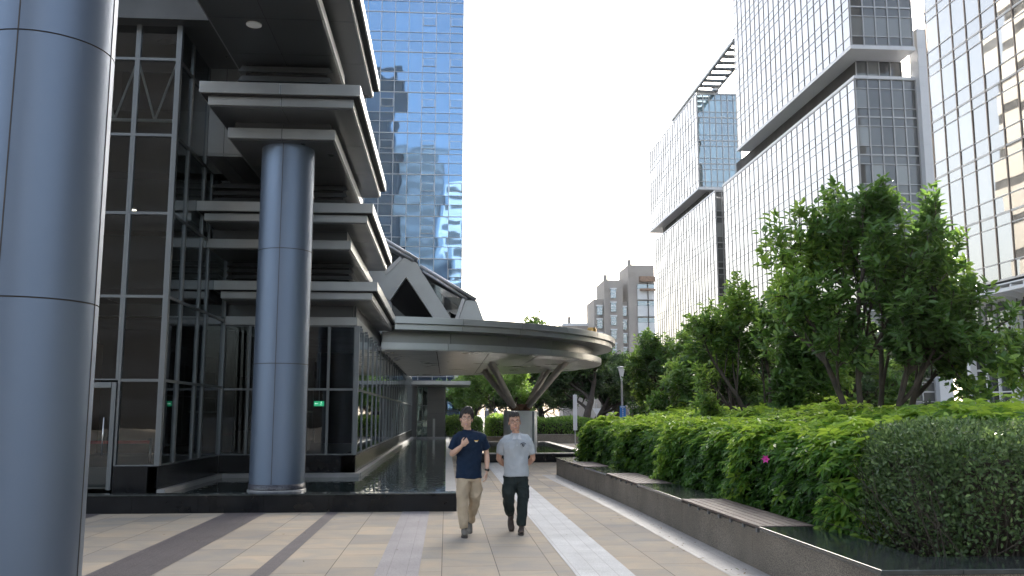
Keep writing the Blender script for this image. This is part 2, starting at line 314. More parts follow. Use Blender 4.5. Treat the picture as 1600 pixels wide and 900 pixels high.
def louvre(xl,xr,y0,y1,z0,z1,n):
    b=MB(); b.box(xl+.12,xr-.12,y0+.12,y1,z0,z1,1)
    for i in range(n):
        z=z0+(z1-z0)*(i+.5)/n; h=(z1-z0)/n*.32
        b.add([(xl,y0,z-h),(xr,y0,z-h),(xr,y1,z-h),(xl,y1,z-h),(xl+.06,y0+.06,z+h),(xr-.06,y0+.06,z+h),(xr-.06,y1,z+h),(xl+.06,y1,z+h)],[(0,3,2,1),(4,5,6,7),(0,1,5,4),(1,2,6,5),(2,3,7,6),(3,0,4,7)],0)
    b.build('louvre',[M['louvre'],M['gap']],hall)
# A (lowest) .. D (top); each higher level reaches further towards the viewer
level(-5.25,XO,20.48,28.3,4.65,-5.25,XG,21.5,56,3.95,.2,4)
level(-5.25,XO,18.82,25.45,6.09,-5.25,XG,19.72,25.5,5.46,.2,3)
level(-4.41,XO,15.6,22.56,7.50,-4.1,XG,16.5,22.14,6.95,.2,3)
level(-4.41,XO,7.6,19.87,9.16,-4.1,XG,8.5,17.78,8.5,.2,6)
louvre(-5.2,XG-.1,21.3,25.3,4.65,5.236,4); louvre(-5.2,XG-.1,19.7,22,6.095,6.725,4); louvre(-4.0,XG-.1,16.65,22,7.505,8.27,4)
b=MB(); b.box(-13.5,XG-.35,22.1,55.5,4.66,4.9); b.box(-13,XG-.4,22.3,27.5,4.9,6.0); b.box(-13,XG-.4,22.2,25,6.1,7.4); b.box(-13,-2.6,22,24,7.52,9.1); b.box(-13,-2.6,16.8,19.6,9.17,14)
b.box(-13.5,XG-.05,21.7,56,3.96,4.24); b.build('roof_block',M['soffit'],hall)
b=MB(); b.panels(-5.25,-4.12,19.3,21.9,7.25,14,3,1,3); b.panels(-5.25,-4.12,19.32,21.9,7.2,7.246,3,1); b.build('wall_panel',[M['panel'],M['gap']],hall)
# downlight in the top soffit
b=MB(); b.lathe([(.13,8.255),(.13,8.272),(.1,8.272),(.1,8.262),(.05,8.266)],-3.35,14.9,24); b.build('downlight',M['white'],hall)
# window makers: every bay a window with its frame
def glazing(fixed,axis,a0,a1,n,zs,parent,depth=.07,w=.06,hw=.05,sgn=1,outer=.0,double=False):
    """axis 'x': plane y=fixed, bays along x; axis 'y': plane x=fixed, bays along y"""
    cs=np.linspace(a0,a1,n+1)
    for a,c in zip(cs[:-1],cs[1:]):
        for z0,z1 in zip(zs[:-1],zs[1:]):
            g=MB(); ti=random.uniform(-.004,.004); tj=random.uniform(-.003,.003)
            if axis=='x': g.add([(a,fixed+ti,z0),(c,fixed-ti,z0),(c,fixed-ti+tj,z1),(a,fixed+ti+tj,z1)],[(0,1,2,3)])
            else: g.add([(fixed+ti,a,z0),(fixed-ti,c,z0),(fixed-ti+tj,c,z1),(fixed+ti+tj,a,z1)],[(0,1,2,3)])
            win=g.build('window',M['glass'],parent); f=MB(); e=.0015
            def bx(p0,p1,q0,q1):
                if axis=='x': f.box(p0,p1,fixed-depth*.7,fixed+depth*.3,q0,q1)
                else: f.box(fixed-depth*.3,fixed+depth*.7,p0,p1,q0,q1)
            bx(a+e,a+w/2,z0+e,z1-e); bx(c-w/2,c-e,z0+e,z1-e); bx(a+w/2+e,c-w/2-e,z0+e,z0+hw/2); bx(a+w/2+e,c-w/2-e,z1-hw/2,z1-e)
            f.build('frame',M['frame'],win)
ZA=[.72,2.24,3.74]
glazing(XG,'y',21.6,56,22,ZA,hall,depth=.035,w=.05)
glazing(21.6,'x',-5.25,XG-.04,5,ZA,hall)
ZB=[.72,2.28,3.84,5.43,6.96,8.48,10.0,11.5]
glazing(17.15,'x',-6.03,-5.25,1,ZB,hall,w=.09); glazing(17.15,'x',-6.85,-6.03,1,ZB[1:],hall,w=.09)
glazing(17.15,'x',-9.3,-6.85,3,ZB,hall,w=.09)
for y0,y1 in ((17.2,18.05),(18.05,19.3)): glazing(-5.25,'y',y0,y1,1,ZB,hall,depth=.05,w=.1)
for y0,y1 in ((19.3,19.9),(19.9,21.56)): glazing(-5.25,'y',y0,y1,1,ZB[:5],hall,depth=.05,w=.1)
# corner posts and transom brackets along the long side
b=MB(); b.box(-5.3,-5.2,17.08,17.19,.72,11.5); b.box(XG-.05,XG+.06,21.5,21.6,.72,3.74); b.box(-5.3,-5.2,21.5,21.6,.72,5.4); b.build('corner_post',M['frame'],hall,bevel=.008)
for y in np.linspace(21.6,56,23)[:-1]: b=MB(); b.box(XG+.05,XG+.13,y-.035,y+.035,3.60,3.68); b.box(XG+.03,XG+.11,y-.02,y+.02,3.69,3.745); b.build('bracket',M['frame'],hall)
# door on the far left
b=MB(); b.box(-6.84,-6.77,17.06,17.2,.3,2.24); b.box(-6.12,-6.04,17.06,17.2,.3,2.24); b.box(-6.76,-6.13,17.06,17.2,2.14,2.24); o=b.build('door',M['frame'],hall,bevel=.004)
b=MB(); b.add([(-6.8,17.14,.35),(-6.1,17.14,.35),(-6.1,17.14,2.15),(-6.8,17.14,2.15)],[(0,1,2,3)]); b.build('pane',M['glass'],o)
b=MB(); b.tube([(-6.2,17.0,.9),(-6.2,17.0,1.6)],.015); b.build('handle',M['chrome'],o)
# black granite plinths
b=MB(); b.panels(-6.0,-5.22,17.05,17.5,.1,.715,1,1,core=0,gap=.004); b.panels(-5.4,-5.2,17.05,21.4,.1,.718,1,4,core=0,gap=.004)
b.panels(-5.2,XG+.03,21.45,21.9,.1,.718,4,1,core=0,gap=.004); b.panels(XG-.3,XG+.04,21.45,56,.1,.72,1,22,core=0,gap=.004)
b.build('plinth',M['black'],hall,bevel=.004)
b=MB(); b.box(-5.19,XG+.15,21.2,21.45,.1,.32); b.box(XG+.04,XG+.17,21.46,55.5,.1,.32); b.box(-5.2,-5.05,17,21.2,.1,.31); b.build('plinth_ledge',M['rim'],hall,bevel=.01)
# interior
b=MB(); b.box(-13.4,XG-.12,22.0,56,.3,.7); b.box(-13.4,-5.42,17.4,56,.3,.69); b.build('floor_slab',M['rim'],hall)
b=MB(); b.box(-13.6,-13.4,17.3,56,.3,14); b.box(-13.4,-9.4,17.3,17.5,.3,14); b.box(-13.4,-5.6,24.2,24.4,4.9,14); b.box(-13.4,XG-.2,55.7,55.9,.7,3.9); b.box(-9.2,-8.9,18,30,.7,11)
b.box(-13.4,XG-.15,21.9,55.9,3.9,3.955); b.box(-8.8,-5.4,23.5,23.7,.7,3.8); b.box(-4.4,-2.9,31,31.3,.7,3.8); b.box(-13,-5.4,17.4,24,11.3,11.5); b.build('interior_wall',M['inner'],hall)
b=MB(); b.box(-8.88,-8.7,18.2,24,.7,3.4); b.build('interior_wall_cladding',M['innerwood'],hall)
for y in (28,34,40,46,52): b=MB(); b.lathe([(.3,.7),(.3,3.9)],-5.2,y,24); b.build('interior_column',M['soffit'],hall)
# roof truss behind the high glazing
b=MB(); 
for z in (7.6,8.9): b.tube([(-8.8,18.2,z),(-5.6,18.2,z)],.035)
for i in range(8):
    x=-8.8+i*.4; b.tube([(x,18.2,7.6 if i%2 else 8.9),(x+.4,18.2,8.9 if i%2 else 7.6)],.025)
b.build('roof_truss',M['white'],hall)
LAMP=emit('ceiling_lamp_glow',(1,.85,.65),1.2)
for x,y,z in ((-3.6,24.5,3.885),(-4.6,27,3.885),(-6.6,19,5.9),(-3.6,29,3.885),(-7.6,18.8,4.4)):
    b=MB(); b.lathe([(.07,z),(.07,z+.012)],x,y,16); b.build('ceiling_lamp',LAMP,hall)
# reception counter and steps seen in the hall
rc=empty('reception_counter',(-4.3,25,.7),label='low pale-topped counter standing inside the hall behind the front glazing',cat='counter')
b=MB(); b.box(-5.1,-3.7,24.7,25.2,.7,1.7); b.build('body',M['inner'],rc); b=MB(); b.box(-5.15,-3.65,24.62,25.25,1.703,1.75); b.build('counter_top',M['palestone'],rc,bevel=.01)
# exit sign
ex=empty('exit_sign',(-3.31,24,1.9),label='small green lit exit sign behind the front window right of the near column',cat='sign')
b=MB(); b.box(-3.45,-3.19,24,24.04,1.87,2.0); b.build('sign_box',emit('exit_green',(.02,.45,.2),.35),ex); b=MB(); b.box(-3.33,-3.31,24.01,24.03,2.002,3.9); b.build('hanger',M['frame'],ex)
b=MB(); b.box(-3.42,-3.34,23.994,23.999,1.93,1.945); b.add([(-3.43,23.995,1.937),(-3.4,23.995,1.96),(-3.4,23.995,1.914)],[(0,1,2)])
b.ellipsoid((-3.26,23.995,1.975),(.012,.003,.012),8,6); b.bar((-3.265,23.996,1.965),(-3.27,23.996,1.925),.014,.004); b.bar((-3.27,23.996,1.925),(-3.245,23.996,1.89),.01,.004); b.bar((-3.27,23.996,1.925),(-3.295,23.996,1.895),.01,.004); b.bar((-3.265,23.996,1.955),(-3.235,23.996,1.94),.01,.004)
b.build('pictogram',emit('exit_white',(.8,.9,.8),0.5),ex)
# queue barrier
qb=empty('queue_barrier',(-5.66,18.0,.7),label='chrome queue post with a red belt inside the leftmost glazed bay',cat='barrier')
b=MB(); b.lathe([(.15,.7),(.15,.72),(.03,.74),(.025,1.62-.45),(.035,1.18),(.035,1.2)],-5.66,18.0,16); b.build('post',M['chrome'],qb)
b=MB(); b.bar((-5.66,18.0,1.13),(-8.2,18.1,1.12),.004,.055); b.build('belt',M['red'],qb)
# ---------------------------------------------------------------- round columns
def column(cx,cy,r,z0,z1,seams,off):
    b=MB(); n=144; e=[z0]+[x for s in seams for x in (s-.006,s+.006)]+[z1]
    for i in range(0,len(e),2): b.lathe([(r,e[i]),(r,e[i+1])],cx,cy,n,0,True,False)
    for s in seams: b.lathe([(r,s-.006),(r-.012,s-.006)],cx,cy,n,1,False,False); b.lathe([(r-.012,s-.006),(r-.012,s+.006)],cx,cy,n,1,True,False); b.lathe([(r-.012,s+.006),(r,s+.006)],cx,cy,n,1,False,False)
    o=b.build('column',[M['column'],M['groove']],hall)
    s=MB()
    for k in range(4):                           # raised seam battens between the four shells
        a=off+k*math.pi/2; c,d=math.cos(a),math.sin(a)
        s.bar((cx+r*c,cy+r*d,z0),(cx+r*c,cy+r*d,z1),.009,.007)
    s.build('seam',M['groove'],o); return o
c2=column(-3.10,17.2,.50,.3,6.78,[2.58,4.72],R(-91.5))
b=MB(); b.lathe([(.53,.1),(.53,.29),(.515,.30)],-3.10,17.2,64); b.build('base_ring',M['rim'],c2); b=MB(); b.lathe([(.512,.302),(.512,.40),(.503,.402)],-3.10,17.2,96); b.build('tile_band',M['grout'],c2)
c1=column(-3.44,7.62,.53,0,9.2,[2.55,4.70,6.8],R(-90))
# ---------------------------------------------------------------- round canopy
cn=empty('round_canopy',(3.09,37.8,0),label='large round steel canopy carried on slanting struts over the small pool',cat='canopy')
CX,CY=-3.35,38.0
def arcpts(r,a0,a1,n): return [(CX+r*math.cos(a),CY+r*math.sin(a)) for a in np.linspace(a0,a1,n)]
def amax(r,xl): return math.acos((xl-CX)/r)
def band(name,r0,r1,z0,z1,m,xl,step=2.1,gap=.012,parent=cn):
    A=amax(r1,xl); n=max(2,int(2*A*r1/step)); b=MB(); ga=gap/2/r1
    for i in range(n):
        a,c=-A+2*A*i/n+ga,-A+2*A*(i+1)/n-ga; k=11
        o=arcpts(r1,a,c,k); q=arcpts(r0,a,c,k)[::-1]; b.prism(o+q,z0,z1)
    return b.build(name,M[m],parent,bevel=.005)
band('upper_fascia',9.9,10.35,4.45,4.66,'panel',-1.62); band('middle_fascia',9.35,10.22,4.27,4.447,'panel',-1.62)
band('recess_wall',9.0,9.42,3.9,4.268,'recess_shade',-2.05); band('lower_fascia',9.0,9.78,3.69,3.897,'panel',-2.05)
b=MB(); A=amax(10.0,-2.05); b.prism([(-2.05,CY+10*math.sin(A))]+arcpts(10,-A,A,60)[::-1][1:-1]+[(-2.05,CY-10*math.sin(A))],4.5,4.64); b.build('deck',M['soffit'],cn)
b=MB(); rs=9.76; A=amax(rs,-2.04); b.prism(arcpts(9.1,-A,A,60),3.72,3.9,1)
for i in range(5):
    x0=-2.03+i*1.72; x1=min(x0+1.69,CX+rs-.02)
    for j in range(8):
        y0=CY-9.8+j*2.45; y1=y0+2.425; poly=[]
        def ylim(x): return math.sqrt(max(0,rs*rs-(x-CX)**2))
        xs=np.linspace(x0,x1,8); lo=[max(y0,CY-ylim(x)) for x in xs]; hi=[min(y1,CY+ylim(x)) for x in xs]
        if max(h-l for h,l in zip(hi,lo))<=.02: continue
        k=[t for t in range(8) if hi[t]-lo[t]>.005]
        poly=[(xs[t],lo[t]) for t in k]+[(xs[t],hi[t]) for t in k[::-1]]
        if len(poly)>3: b.prism(poly,3.665,3.685,0)
b.build('soffit',[M['soffit2'],M['gap']],cn)
DX,DY=3.09,37.8
b=MB(); b.lathe([(.68,.1),(.68,.3),(.7,.32),(.7,1.8),(.66,1.81)],DX,DY,64); o=b.build('drum',M['drumwhite'],cn)
b=MB(); b.box(DX+.45,DX+.53,DY-.56,DY-.50,.33,1.79); b.build('seam',M['frame'],o)
b=MB(); b.ellipsoid((DX,DY,1.9),(.42,.42,.2),20,8); b.build('hub',M['rust'],cn)
for sx,tx in ((-1,1.72),(1,4.66)):
    for ty,dy in ((34.6,-.35),(36.0,-.12),(40.8,.12),(43.0,.35)):
        b=MB(); p=Vector((DX+sx*.22,DY+dy,1.86)); q=Vector((tx,ty,3.70)); b.tube([p,q],.1,14); o=b.build('strut',M['strut'],cn)
        d=(q-p); s=MB(); s.tube([p,p+d*.07],.13,14); s.build('strut_shoe',M['rust'],o)
# rooftop folded skylight behind the canopy rim
sk=empty('folded_skylight',(-.5,34,4.66),label='folded grey steel and glass skylight rising in triangles above the flat canopy',cat='skylight')
def P2(l): return l
Y0=34
b=MB()
b.plate([(-2.6,7.12),(-2.37,7.09),(-1.66,7.58),(-1.2,7.41),(.14,5.28),(.1,4.64),(-.35,4.64),(-.54,5.29),(-1.57,6.83),(-2.16,5.91),(-2.7,6.3),(-3.2,7.0)],Y0,Y0+.35)
b.plate([(-3.2,6.98),(-2.72,6.3),(-2.1,5.85),(-2.1,4.64),(-3.2,4.64)],Y0-.02,Y0+.3)
b.plate([(.70,5.97),(1.12,5.94),(1.39,5.21),(1.5,4.64),(.30,4.64),(.44,5.24)],Y0,Y0+.35)
b.build('frame',M['panel'],sk,bevel=.01)
b=MB(); b.plate([(-2.16,5.89),(-1.17,5.0),(-1.17,4.64),(-2.16,4.64)],Y0+.5,Y0+.6); b.build('side_panel',M['soffit'],sk)
b=MB(); b.plate([(-3.3,8.0),(-1.0,7.2),(.55,6.0),(.7,4.64),(-3.3,4.64)],Y0+3,Y0+3.2); b.build('back_panel',M['inner'],sk)
for q in ([(-1.0,7.18),(-.74,6.72),(.59,6.01),(.37,5.36),(.06,5.55),(.15,5.28),(-1.15,7.38)],[(-2.5,7.95),(-1.75,7.62),(-2.36,7.1),(-3.0,7.1),(-3.0,8.1)]):
    b=MB(); b.plate(q[::-1],Y0+.1,Y0+.12); b.build('glass_pane',M['glass'],sk)
b=MB()
for p,q,r in [((-2.6,8.38),(-1.13,7.49),.07),((-2.6,8.22),(-1.3,7.45),.05),((-1.05,7.26),(1.1,5.98),.07),((-.95,7.05),(.75,6.0),.05)]: b.tube([(p[0],Y0-.05,p[1]),(q[0],Y0-.05,q[1])],r,10)
b.build('ridge_pipe',M['fin'],sk)
b=MB(); b.bar((-1.77,Y0-.04,7.57),(-2.37,Y0-.04,6.98),.04,.13); b.build('edge_trim',M['fin'],sk); b=MB(); b.bar((.62,Y0-.04,6.02),(.35,Y0-.04,5.2),.04,.13); b.build('edge_trim',M['fin'],sk)
b=MB(); b.add([(-3.3,Y0,8.62),(-1.13,Y0,7.42),(-1.13,Y0+7,7.42),(-3.3,Y0+7,8.62)],[(0,1,2,3)]); b.add([(-1.1,Y0+.05,7.2),(1.12,Y0+.05,5.93),(1.12,Y0+7,5.93),(-1.1,Y0+7,7.2)],[(0,1,2,3)]); b.add([(1.12,Y0+.36,5.93),(1.5,Y0+.36,4.66),(1.5,Y0+7,4.66),(1.12,Y0+7,5.93)],[(0,1,2,3)]); b.build('roof_sheet',M['panel'],sk)
gv=empty('roof_vent',(6.4,36.4,4.66),label='small golden curved vent standing on the right rim of the round canopy',cat='vent')
b=MB(); b.lathe([(.2,4.66),(.2,5.12),(.17,5.2)],5.95,36.6,24); b.build('hood',M['gold'],gv); b=MB(); b.lathe([(.24,4.662),(.24,4.72)],5.95,36.6,24); b.build('collar',M['concrete'],gv)
# ---------------------------------------------------------------- entrance wing behind
en=empty('entrance_wing',(-1,57,0),label='dark panelled entrance wing closing the far end of the long pool',cat='building')
b=MB(); b.panels(-2.1,1.45,54.6,60,3.44,3.66,2,2); b.build('canopy_fascia',[M['panel'],M['gap']],en,bevel=.01)
b=MB(); b.panels(-1.2,-.05,58,62,0,3.43,1,1,4); b.panels(-2.1,-1.85,57.5,60,0,3.43,1,1,2); b.build('wall',[M['soffit'],M['gap']],en)
b=MB(); b.box(-.82,-.68,56.6,56.75,0,1.4); b.build('bollard_post',M['panel'],en,bevel=.01)
b=MB(); b.add([(-1.85,58.6,.2),(-1.2,58.6,.2),(-1.2,58.6,3.4),(-1.85,58.6,3.4)],[(0,1,2,3)]); o=b.build('window',facadeglass('green_glass',(.03,.08,.07),(.6,.8,.75)),en)
b=MB()
for z in (.2,1.2,2.2,3.38): b.box(-1.85,-1.2,58.52,58.59,z,z+.05)
b.box(-1.55,-1.51,58.5,58.59,.2,3.4)
for z in (.5,.8,1.1): b.box(-1.85,-1.25,58.3,58.33,z,z+.03)
b.build('frame',M['frame'],o)
b=MB(); b.box(-3,-.6,70,78,0,4.3); b.build('rear_wall',M['soffit'],en)
fb=empty('far_pavilion',(0,78,0),label='low grey pavilion with terrace slabs and a glass corner box beyond the entrance wing',cat='building')
b=MB(); b.box(-2,1.6,72,80,3.0,3.4); b.box(-2,2.8,80,90,1.9,2.5); b.box(-2,3.2,95,100,2.7,3.3); b.build('terrace_slab',M['concrete'],fb)
b=MB(); b.box(.6,3.1,75,79,3.6,4.95); o=b.build('window',facadeglass('box_glass',(.06,.09,.10),(.75,.85,.9)),fb)
b=MB()
for x in (.6,1.9,3.1): b.box(x-.05,x+.05,74.9,74.99,3.55,5)
b.box(.55,3.15,74.88,74.99,3.5,3.6); b.build('frame',M['frame'],o)
b=MB(); b.box(-2,2.6,84,88,0,1.9); b.build('wall',M['inner'],fb)
# ---------------------------------------------------------------- glass towers
def rndattr(me,vals):
    a=me.attributes.new('rnd','FLOAT','FACE'); a.data.foreach_set('value',np.asarray(vals,dtype=np.float32))
def facade(parent,axis,fixed,a0,a1,ncol,z0,z1,fh,rows,mglass,mfin,sgn=-1,fw=.10,fd=.12,hw=.08,tilt=.004,hd=None,mh=None,extra=None):
    """curtain wall: per storey one glazing band (part) with its panes; fins and transoms as one frame grid.
    axis 'x': plane y=fixed facing -y ; axis 'y': plane x=fixed facing -x.  rows = fractions of the storey"""
    nf=max(1,int(round((z1-z0)/fh))); fh=(z1-z0)/nf; cs=np.linspace(a0,a1,ncol+1); rr=random.Random(int(fixed*7+a0*3))
    f=MB(); hd=hd or fd*.7
    for k in range(nf):
        b=MB(); vals=[]; zz=[z0+fh*(k+r) for r in rows]+[z0+fh*(k+1)]
        for a,c in zip(cs[:-1],cs[1:]):
            v=rr.random()
            for i,(p,q) in enumerate(zip(zz[:-1],zz[1:])):
                t=rr.uniform(-tilt,tilt)*(c-a); u=rr.uniform(-tilt,tilt)*(q-p); fx=fixed
                if axis=='x': b.add([(a,fx+t,p),(c,fx-t,p),(c,fx-t+u,q),(a,fx+t+u,q)],[(0,1,2,3)])
                else: b.add([(fx+t,a,p),(fx-t,c,p),(fx-t+u,c,q),(fx+t+u,a,q)],[(0,3,2,1)])
                vals.append(v if (q-p)>fh*.35 else v*.4)
        o=b.build('glazing_band',mglass,parent); rndattr(o.data,vals)
        for i,p in enumerate(zz[:-1]):
            h=hw if i==0 else hw*.55
            if axis=='x': f.box(a0,a1,fixed-hd,fixed-.01,p-h/2,p+h/2,1)
            else: f.box(fixed-hd,fixed-.01,a0,a1,p-h/2,p+h/2,1)
    for c in cs:
        if axis=='x': f.box(c-fw/2,c+fw/2,fixed-fd,fixed-.012,z0,z1,0)
        else: f.box(fixed-fd,fixed-.012,c-fw/2,c+fw/2,z0,z1,0)
    if axis=='x': f.box(a0,a1,fixed-fd,fixed,z1,z1+.25,1)
    else: f.box(fixed-fd,fixed,a0,a1,z1,z1+.25,1)
    f.build('mullion_grid',[mfin,mh or mfin],parent)
G_side=facadeglass('side_glass',(.20,.20,.21),(.56,.56,.57),wave=.25,wscale=.25,f0=.62,dist=.03)
G_end=facadeglass('end_glass',(.085,.09,.088),(.45,.47,.50),wave=.4,wscale=.2,f0=.14)
G_blue=facadeglass('blue_glass',(.015,.05,.11),(.26,.46,.74),wave=.16,wscale=.30,f0=.42,dist=.10)
G_tan=facadeglass('tan_glass',(.13,.125,.115),(.80,.80,.80),wave=.35,wscale=.16,f0=.40,dist=.08)
# main long block, upper volume hanging over the street
mb_=empty('office_block',(42,95,0),label='pale glass office block in two stacked volumes, tallest beside the tree',cat='office building')
b=MB(); b.box(37.95,43.95,78.65,112,36,75); b.box(39.6,44.2,81.5,118,33.7,36); b.box(38.65,44.6,79.85,121,0,33.7); b.build('wall',M['inner'],mb_)
facade(mb_,'y',37.9,78.6,112,21,36.3,75,3.9,[0,.24,.76],G_side,M['darkfin'],fw=.07,fd=.055,hw=.05,mh=M['clad'],hd=.04)
facade(mb_,'y',38.6,79.8,121,26,0,33.4,3.9,[0,.24,.76],G_side,M['darkfin'],fw=.07,fd=.055,hw=.05,mh=M['clad'],hd=.04)
facade(mb_,'x',78.6,37.95,44.0,5,36.3,75,3.9,[0,.24,.76],G_end,M['fin'],hw=.14)
facade(mb_,'x',79.8,38.65,44.6,5,0,33.4,3.9,[0,.24,.76],G_end,M['fin'],hw=.14)
facade(mb_,'x',81.4,39.6,44.2,4,33.7,35.9,2.2,[0],G_end,M['fin'])
b=MB(); b.box(37.75,44.1,78.4,112.1,35.9,36.25); b.box(38.5,44.62,79.6,121.1,33.45,33.75); b.build('edge_beam',M['clad'],mb_)
b=MB()
for i in range(20): b.box(44.65,45.95,79.0,80.6,i*1.92,i*1.92+1.90)
b.box(44.68,45.92,79.03,80.5,0,38); b.build('pier',M['clad'],mb_)
# second block
b2=empty('office_block',(42,145,0),label='smaller stepped glass office block with a slatted roof frame, behind the tallest one',cat='office building')
b=MB(); b.box(38.05,44.6,130.9,164,35.6,50.5); b.box(38.6,43,124.6,163,0,33.6); b.box(39.5,43,132,160,33.6,35.6); b.build('wall',M['inner'],b2)
facade(b2,'y',38.0,130.8,164,20,35.9,50.7,3.7,[0,.3],G_side,M['darkfin'],fw=.09,fd=.06,hw=.06,mh=M['clad'],hd=.04)
facade(b2,'y',38.5,124.5,163,24,0,33.6,3.7,[0,.3],G_side,M['darkfin'],fw=.09,fd=.06,hw=.06,mh=M['clad'],hd=.04)
facade(b2,'x',130.8,38.05,44.7,7,35.9,50.6,3.7,[0,.24,.76],facadeglass('teal_glass',(.04,.08,.10),(.6,.74,.85),f0=.3),M['fin'],hw=.14)
facade(b2,'x',124.5,38.55,43,5,0,33.6,3.7,[0,.24,.76],G_end,M['fin'],hw=.14)
b=MB(); b.box(37.8,44.8,130.6,164,35.5,35.85); b.build('edge_beam',M['clad'],b2)
b=MB(); b.box(37.9,38.3,112.5,146,51.3,51.75); b.box(41.2,41.5,112.5,146,51.3,51.7)
for i in range(14): b.box(38.3,41.2,113+i*2.3,113.9+i*2.3,51.35,51.6)
for y in (131.5,138,145): b.box(37.95,38.15,y,y+.25,50.7,51.3)
b.build('roof_pergola',M['frame'],b2)
b=MB()
for x,y,h in ((40,133,1.3),(41.2,132.5,1.8),(42.5,134,1.0),(43.4,133,.7)): b.box(x,x+.9,y,y+.8,50.9,50.9+h)
b.build('roof_unit',M['fin'],b2)
# near right tower
rt=empty('office_tower',(40,45,0),label='reflective glass tower at the right edge with bronze mullions and a white canopy',cat='office building')
b=MB(); b.box(33.06,50,-10,57.1,9,52); b.box(34.3,50,20,58,0,9); b.build('wall',M['inner'],rt)
facade(rt,'y',33.0,30.8,57.2,17,9.6,53.0,3.95,[0,.26,.82],G_tan,M['bronze'],fw=.09,fd=.05,hw=.13,tilt=.006,mh=M['fin'])
facade(rt,'y',34.2,31,56,20,.3,8.6,4.15,[0,.33,.66],facadeglass('lobby_glass',(.05,.06,.06),(.8,.85,.85),f0=.2),M['white'],fw=.12,fd=.16,hw=.14)
b=MB(); b.box(31.4,31.55,30,56.5,8.55,8.75); b.box(31.5,34.2,30,56.5,8.98,9.05)
for i in range(22):
    y=31+i*1.2; b.add([(31.55,y,8.6),(31.55,y+.12,8.6),(33.0,y+.12,8.2),(33.0,y,8.2),(31.55,y,8.95),(31.55,y+.12,8.95),(33.0,y+.12,8.95),(33.0,y,8.95)],[(0,1,2,3),(4,5,6,7),(0,1,5,4),(1,2,6,5),(2,3,7,6),(3,0,4,7)])
b.build('canopy',M['white'],rt)
for y in (33,39,45,51,55.5):
    b=MB(); b.box(33.5,33.9,y,y+.4,0,8.9); b.build('pillar',M['white'],rt)
# blue tower on the left
bt=empty('office_tower',(-15,85,0),label='tall blue mirror glass tower rising behind the stacked eaves on the left',cat='office building')
b=MB(); b.box(-28,1.2,80.1,98,0,66); b.build('wall',M['inner'],bt)
b=MB()
for k in range(16): b.box(1.2,1.28,80.2,97.9,k*4.1,k*4.1+3.0)
b.build('side_reflector',mat('beige_reflector',(.48,.44,.37),.6),bt)  # unseen side: beige strips added to lighten reflections in the near right tower
facade(bt,'x',80,-27.9,1.28,23,0,66,3.95,[0,.27,.5,.5001] if False else [0,.28,.5],G_blue,M['fin'],fw=.05,fd=.08,hw=.07,tilt=.004)
b=MB(); 
rr=random.Random(3)
for k in range(14):
    for c in (0,2,5):
        x=1.28-1.269*(c+1); z=3.95*k+3.95*.5; 
        if rr.random()<.8: b=MB(); b.box(x+.06,x+1.2,79.93,79.96,z+.02,z+.80); b.box(x+.1,x+1.16,79.925,79.929,z+.06,z+.76,1); b.build('vent_window',[M['fin'],G_blue],bt)
# unseen blocks added behind the viewer to shape reflections in blue tower and hall glass
for x0,x1,y0,y1,h,lb,mt in [(-44,-13,-80,-60,88,'broad near-black unseen block added behind the viewer, mirrored on the left of the blue tower','inner'),(-12.5,-2,-90,-70,72,'unseen glass slab block added behind the viewer, mirrored in the middle of the blue tower',None),(-1,5,-85,-66,60,'unseen slim pale slab block added behind the viewer, mirrored at the right of the blue tower','clad')]:
    e=empty('rear_block',((x0+x1)/2,y1,0),label=lb,cat='office building'); b=MB(); b.box(x0,x1,y0,y1,0,h); b.build('wall',M[mt] if mt else G_end,e)
    for k in range(int(h/4)):
        b=MB(); b.box(x0+.5,x1-.5,y1+.01,y1+.06,k*4+1.2,k*4+3.1); b.build('window',M['gap'] if mt=='inner' else G_end if mt else M['frame'],e)
# far stepped concrete building
fc=empty('concrete_block',(42,225,0),label='far stepped concrete block with tall blade walls and blue bay windows',cat='apartment building')
def k220(x): return 36.75+(x-930)*.1645
def z220(y): return 30.4+(466-y)*.1545
for i,(xa,xb,yt,yd,w) in enumerate([(930,946,466,222,0),(944,972,436,220,1),(966,990,470,221,0),(980,1020,412,219,1)]):
    x0,x1=k220(xa),k220(xb); b=MB(); zt=z220(yt); b.prism([(x0,yd),(x1,yd),(x1,yd+12),(x0,yd+12)],0,zt)
    o=b.build('wall',M['concrete'],fc)
    if w:
        s=MB(); s.box(x0-.1,x0+.75,yd-.1,yd+1,zt,zt+1.3); 
        for t in range(3): s.box(x0-.1,x0+1.8,yd-.15,yd-.01,zt-2-t*.5,zt-1.8-t*.5)
        s.build('chimney',M['concrete'],o)
rr=random.Random(5)
Gb=facadeglass('bay_glass',(.10,.16,.22),(.7,.8,.9))
for xa,xb,yt,yd in [(934,942,478,221.8),(953,961,452,219.8),(969,978,480,220.8)]:
    z=z220(yt)
    while z>8:
        b=MB(); x0,x1=k220(xa),k220(xb); b.box(x0,x1,yd-.5,yd-.02,z-2.2,z); o=b.build('window',Gb,fc)
        s=MB(); s.box(x0-.15,x1+.15,yd-.75,yd-.02,z+.01,z+.3)
        for q in (.75,1.5): s.box(x0,x1,yd-.56,yd-.51,z-q,z-q+.12)
        s.build('frame',M['clad'],o); z-=3.4
for t in range(6):
    z=z220(452)-t*4.2; b=MB(); b.box(k220(993),k220(1019),218.3,218.97,z-2.6,z); b.build('balcony',M['tilewhite'],fc)
    b=MB(); b.box(k220(993),k220(1019),218.4,218.9,z+.05,z+1.2); b.build('window',Gb,fc)
    b=MB(); b.box(k220(1008),k220(1009),218.0,218.29,z-2.6,z+1.6) ; b.build('drain_pipe',M['inner'],fc)
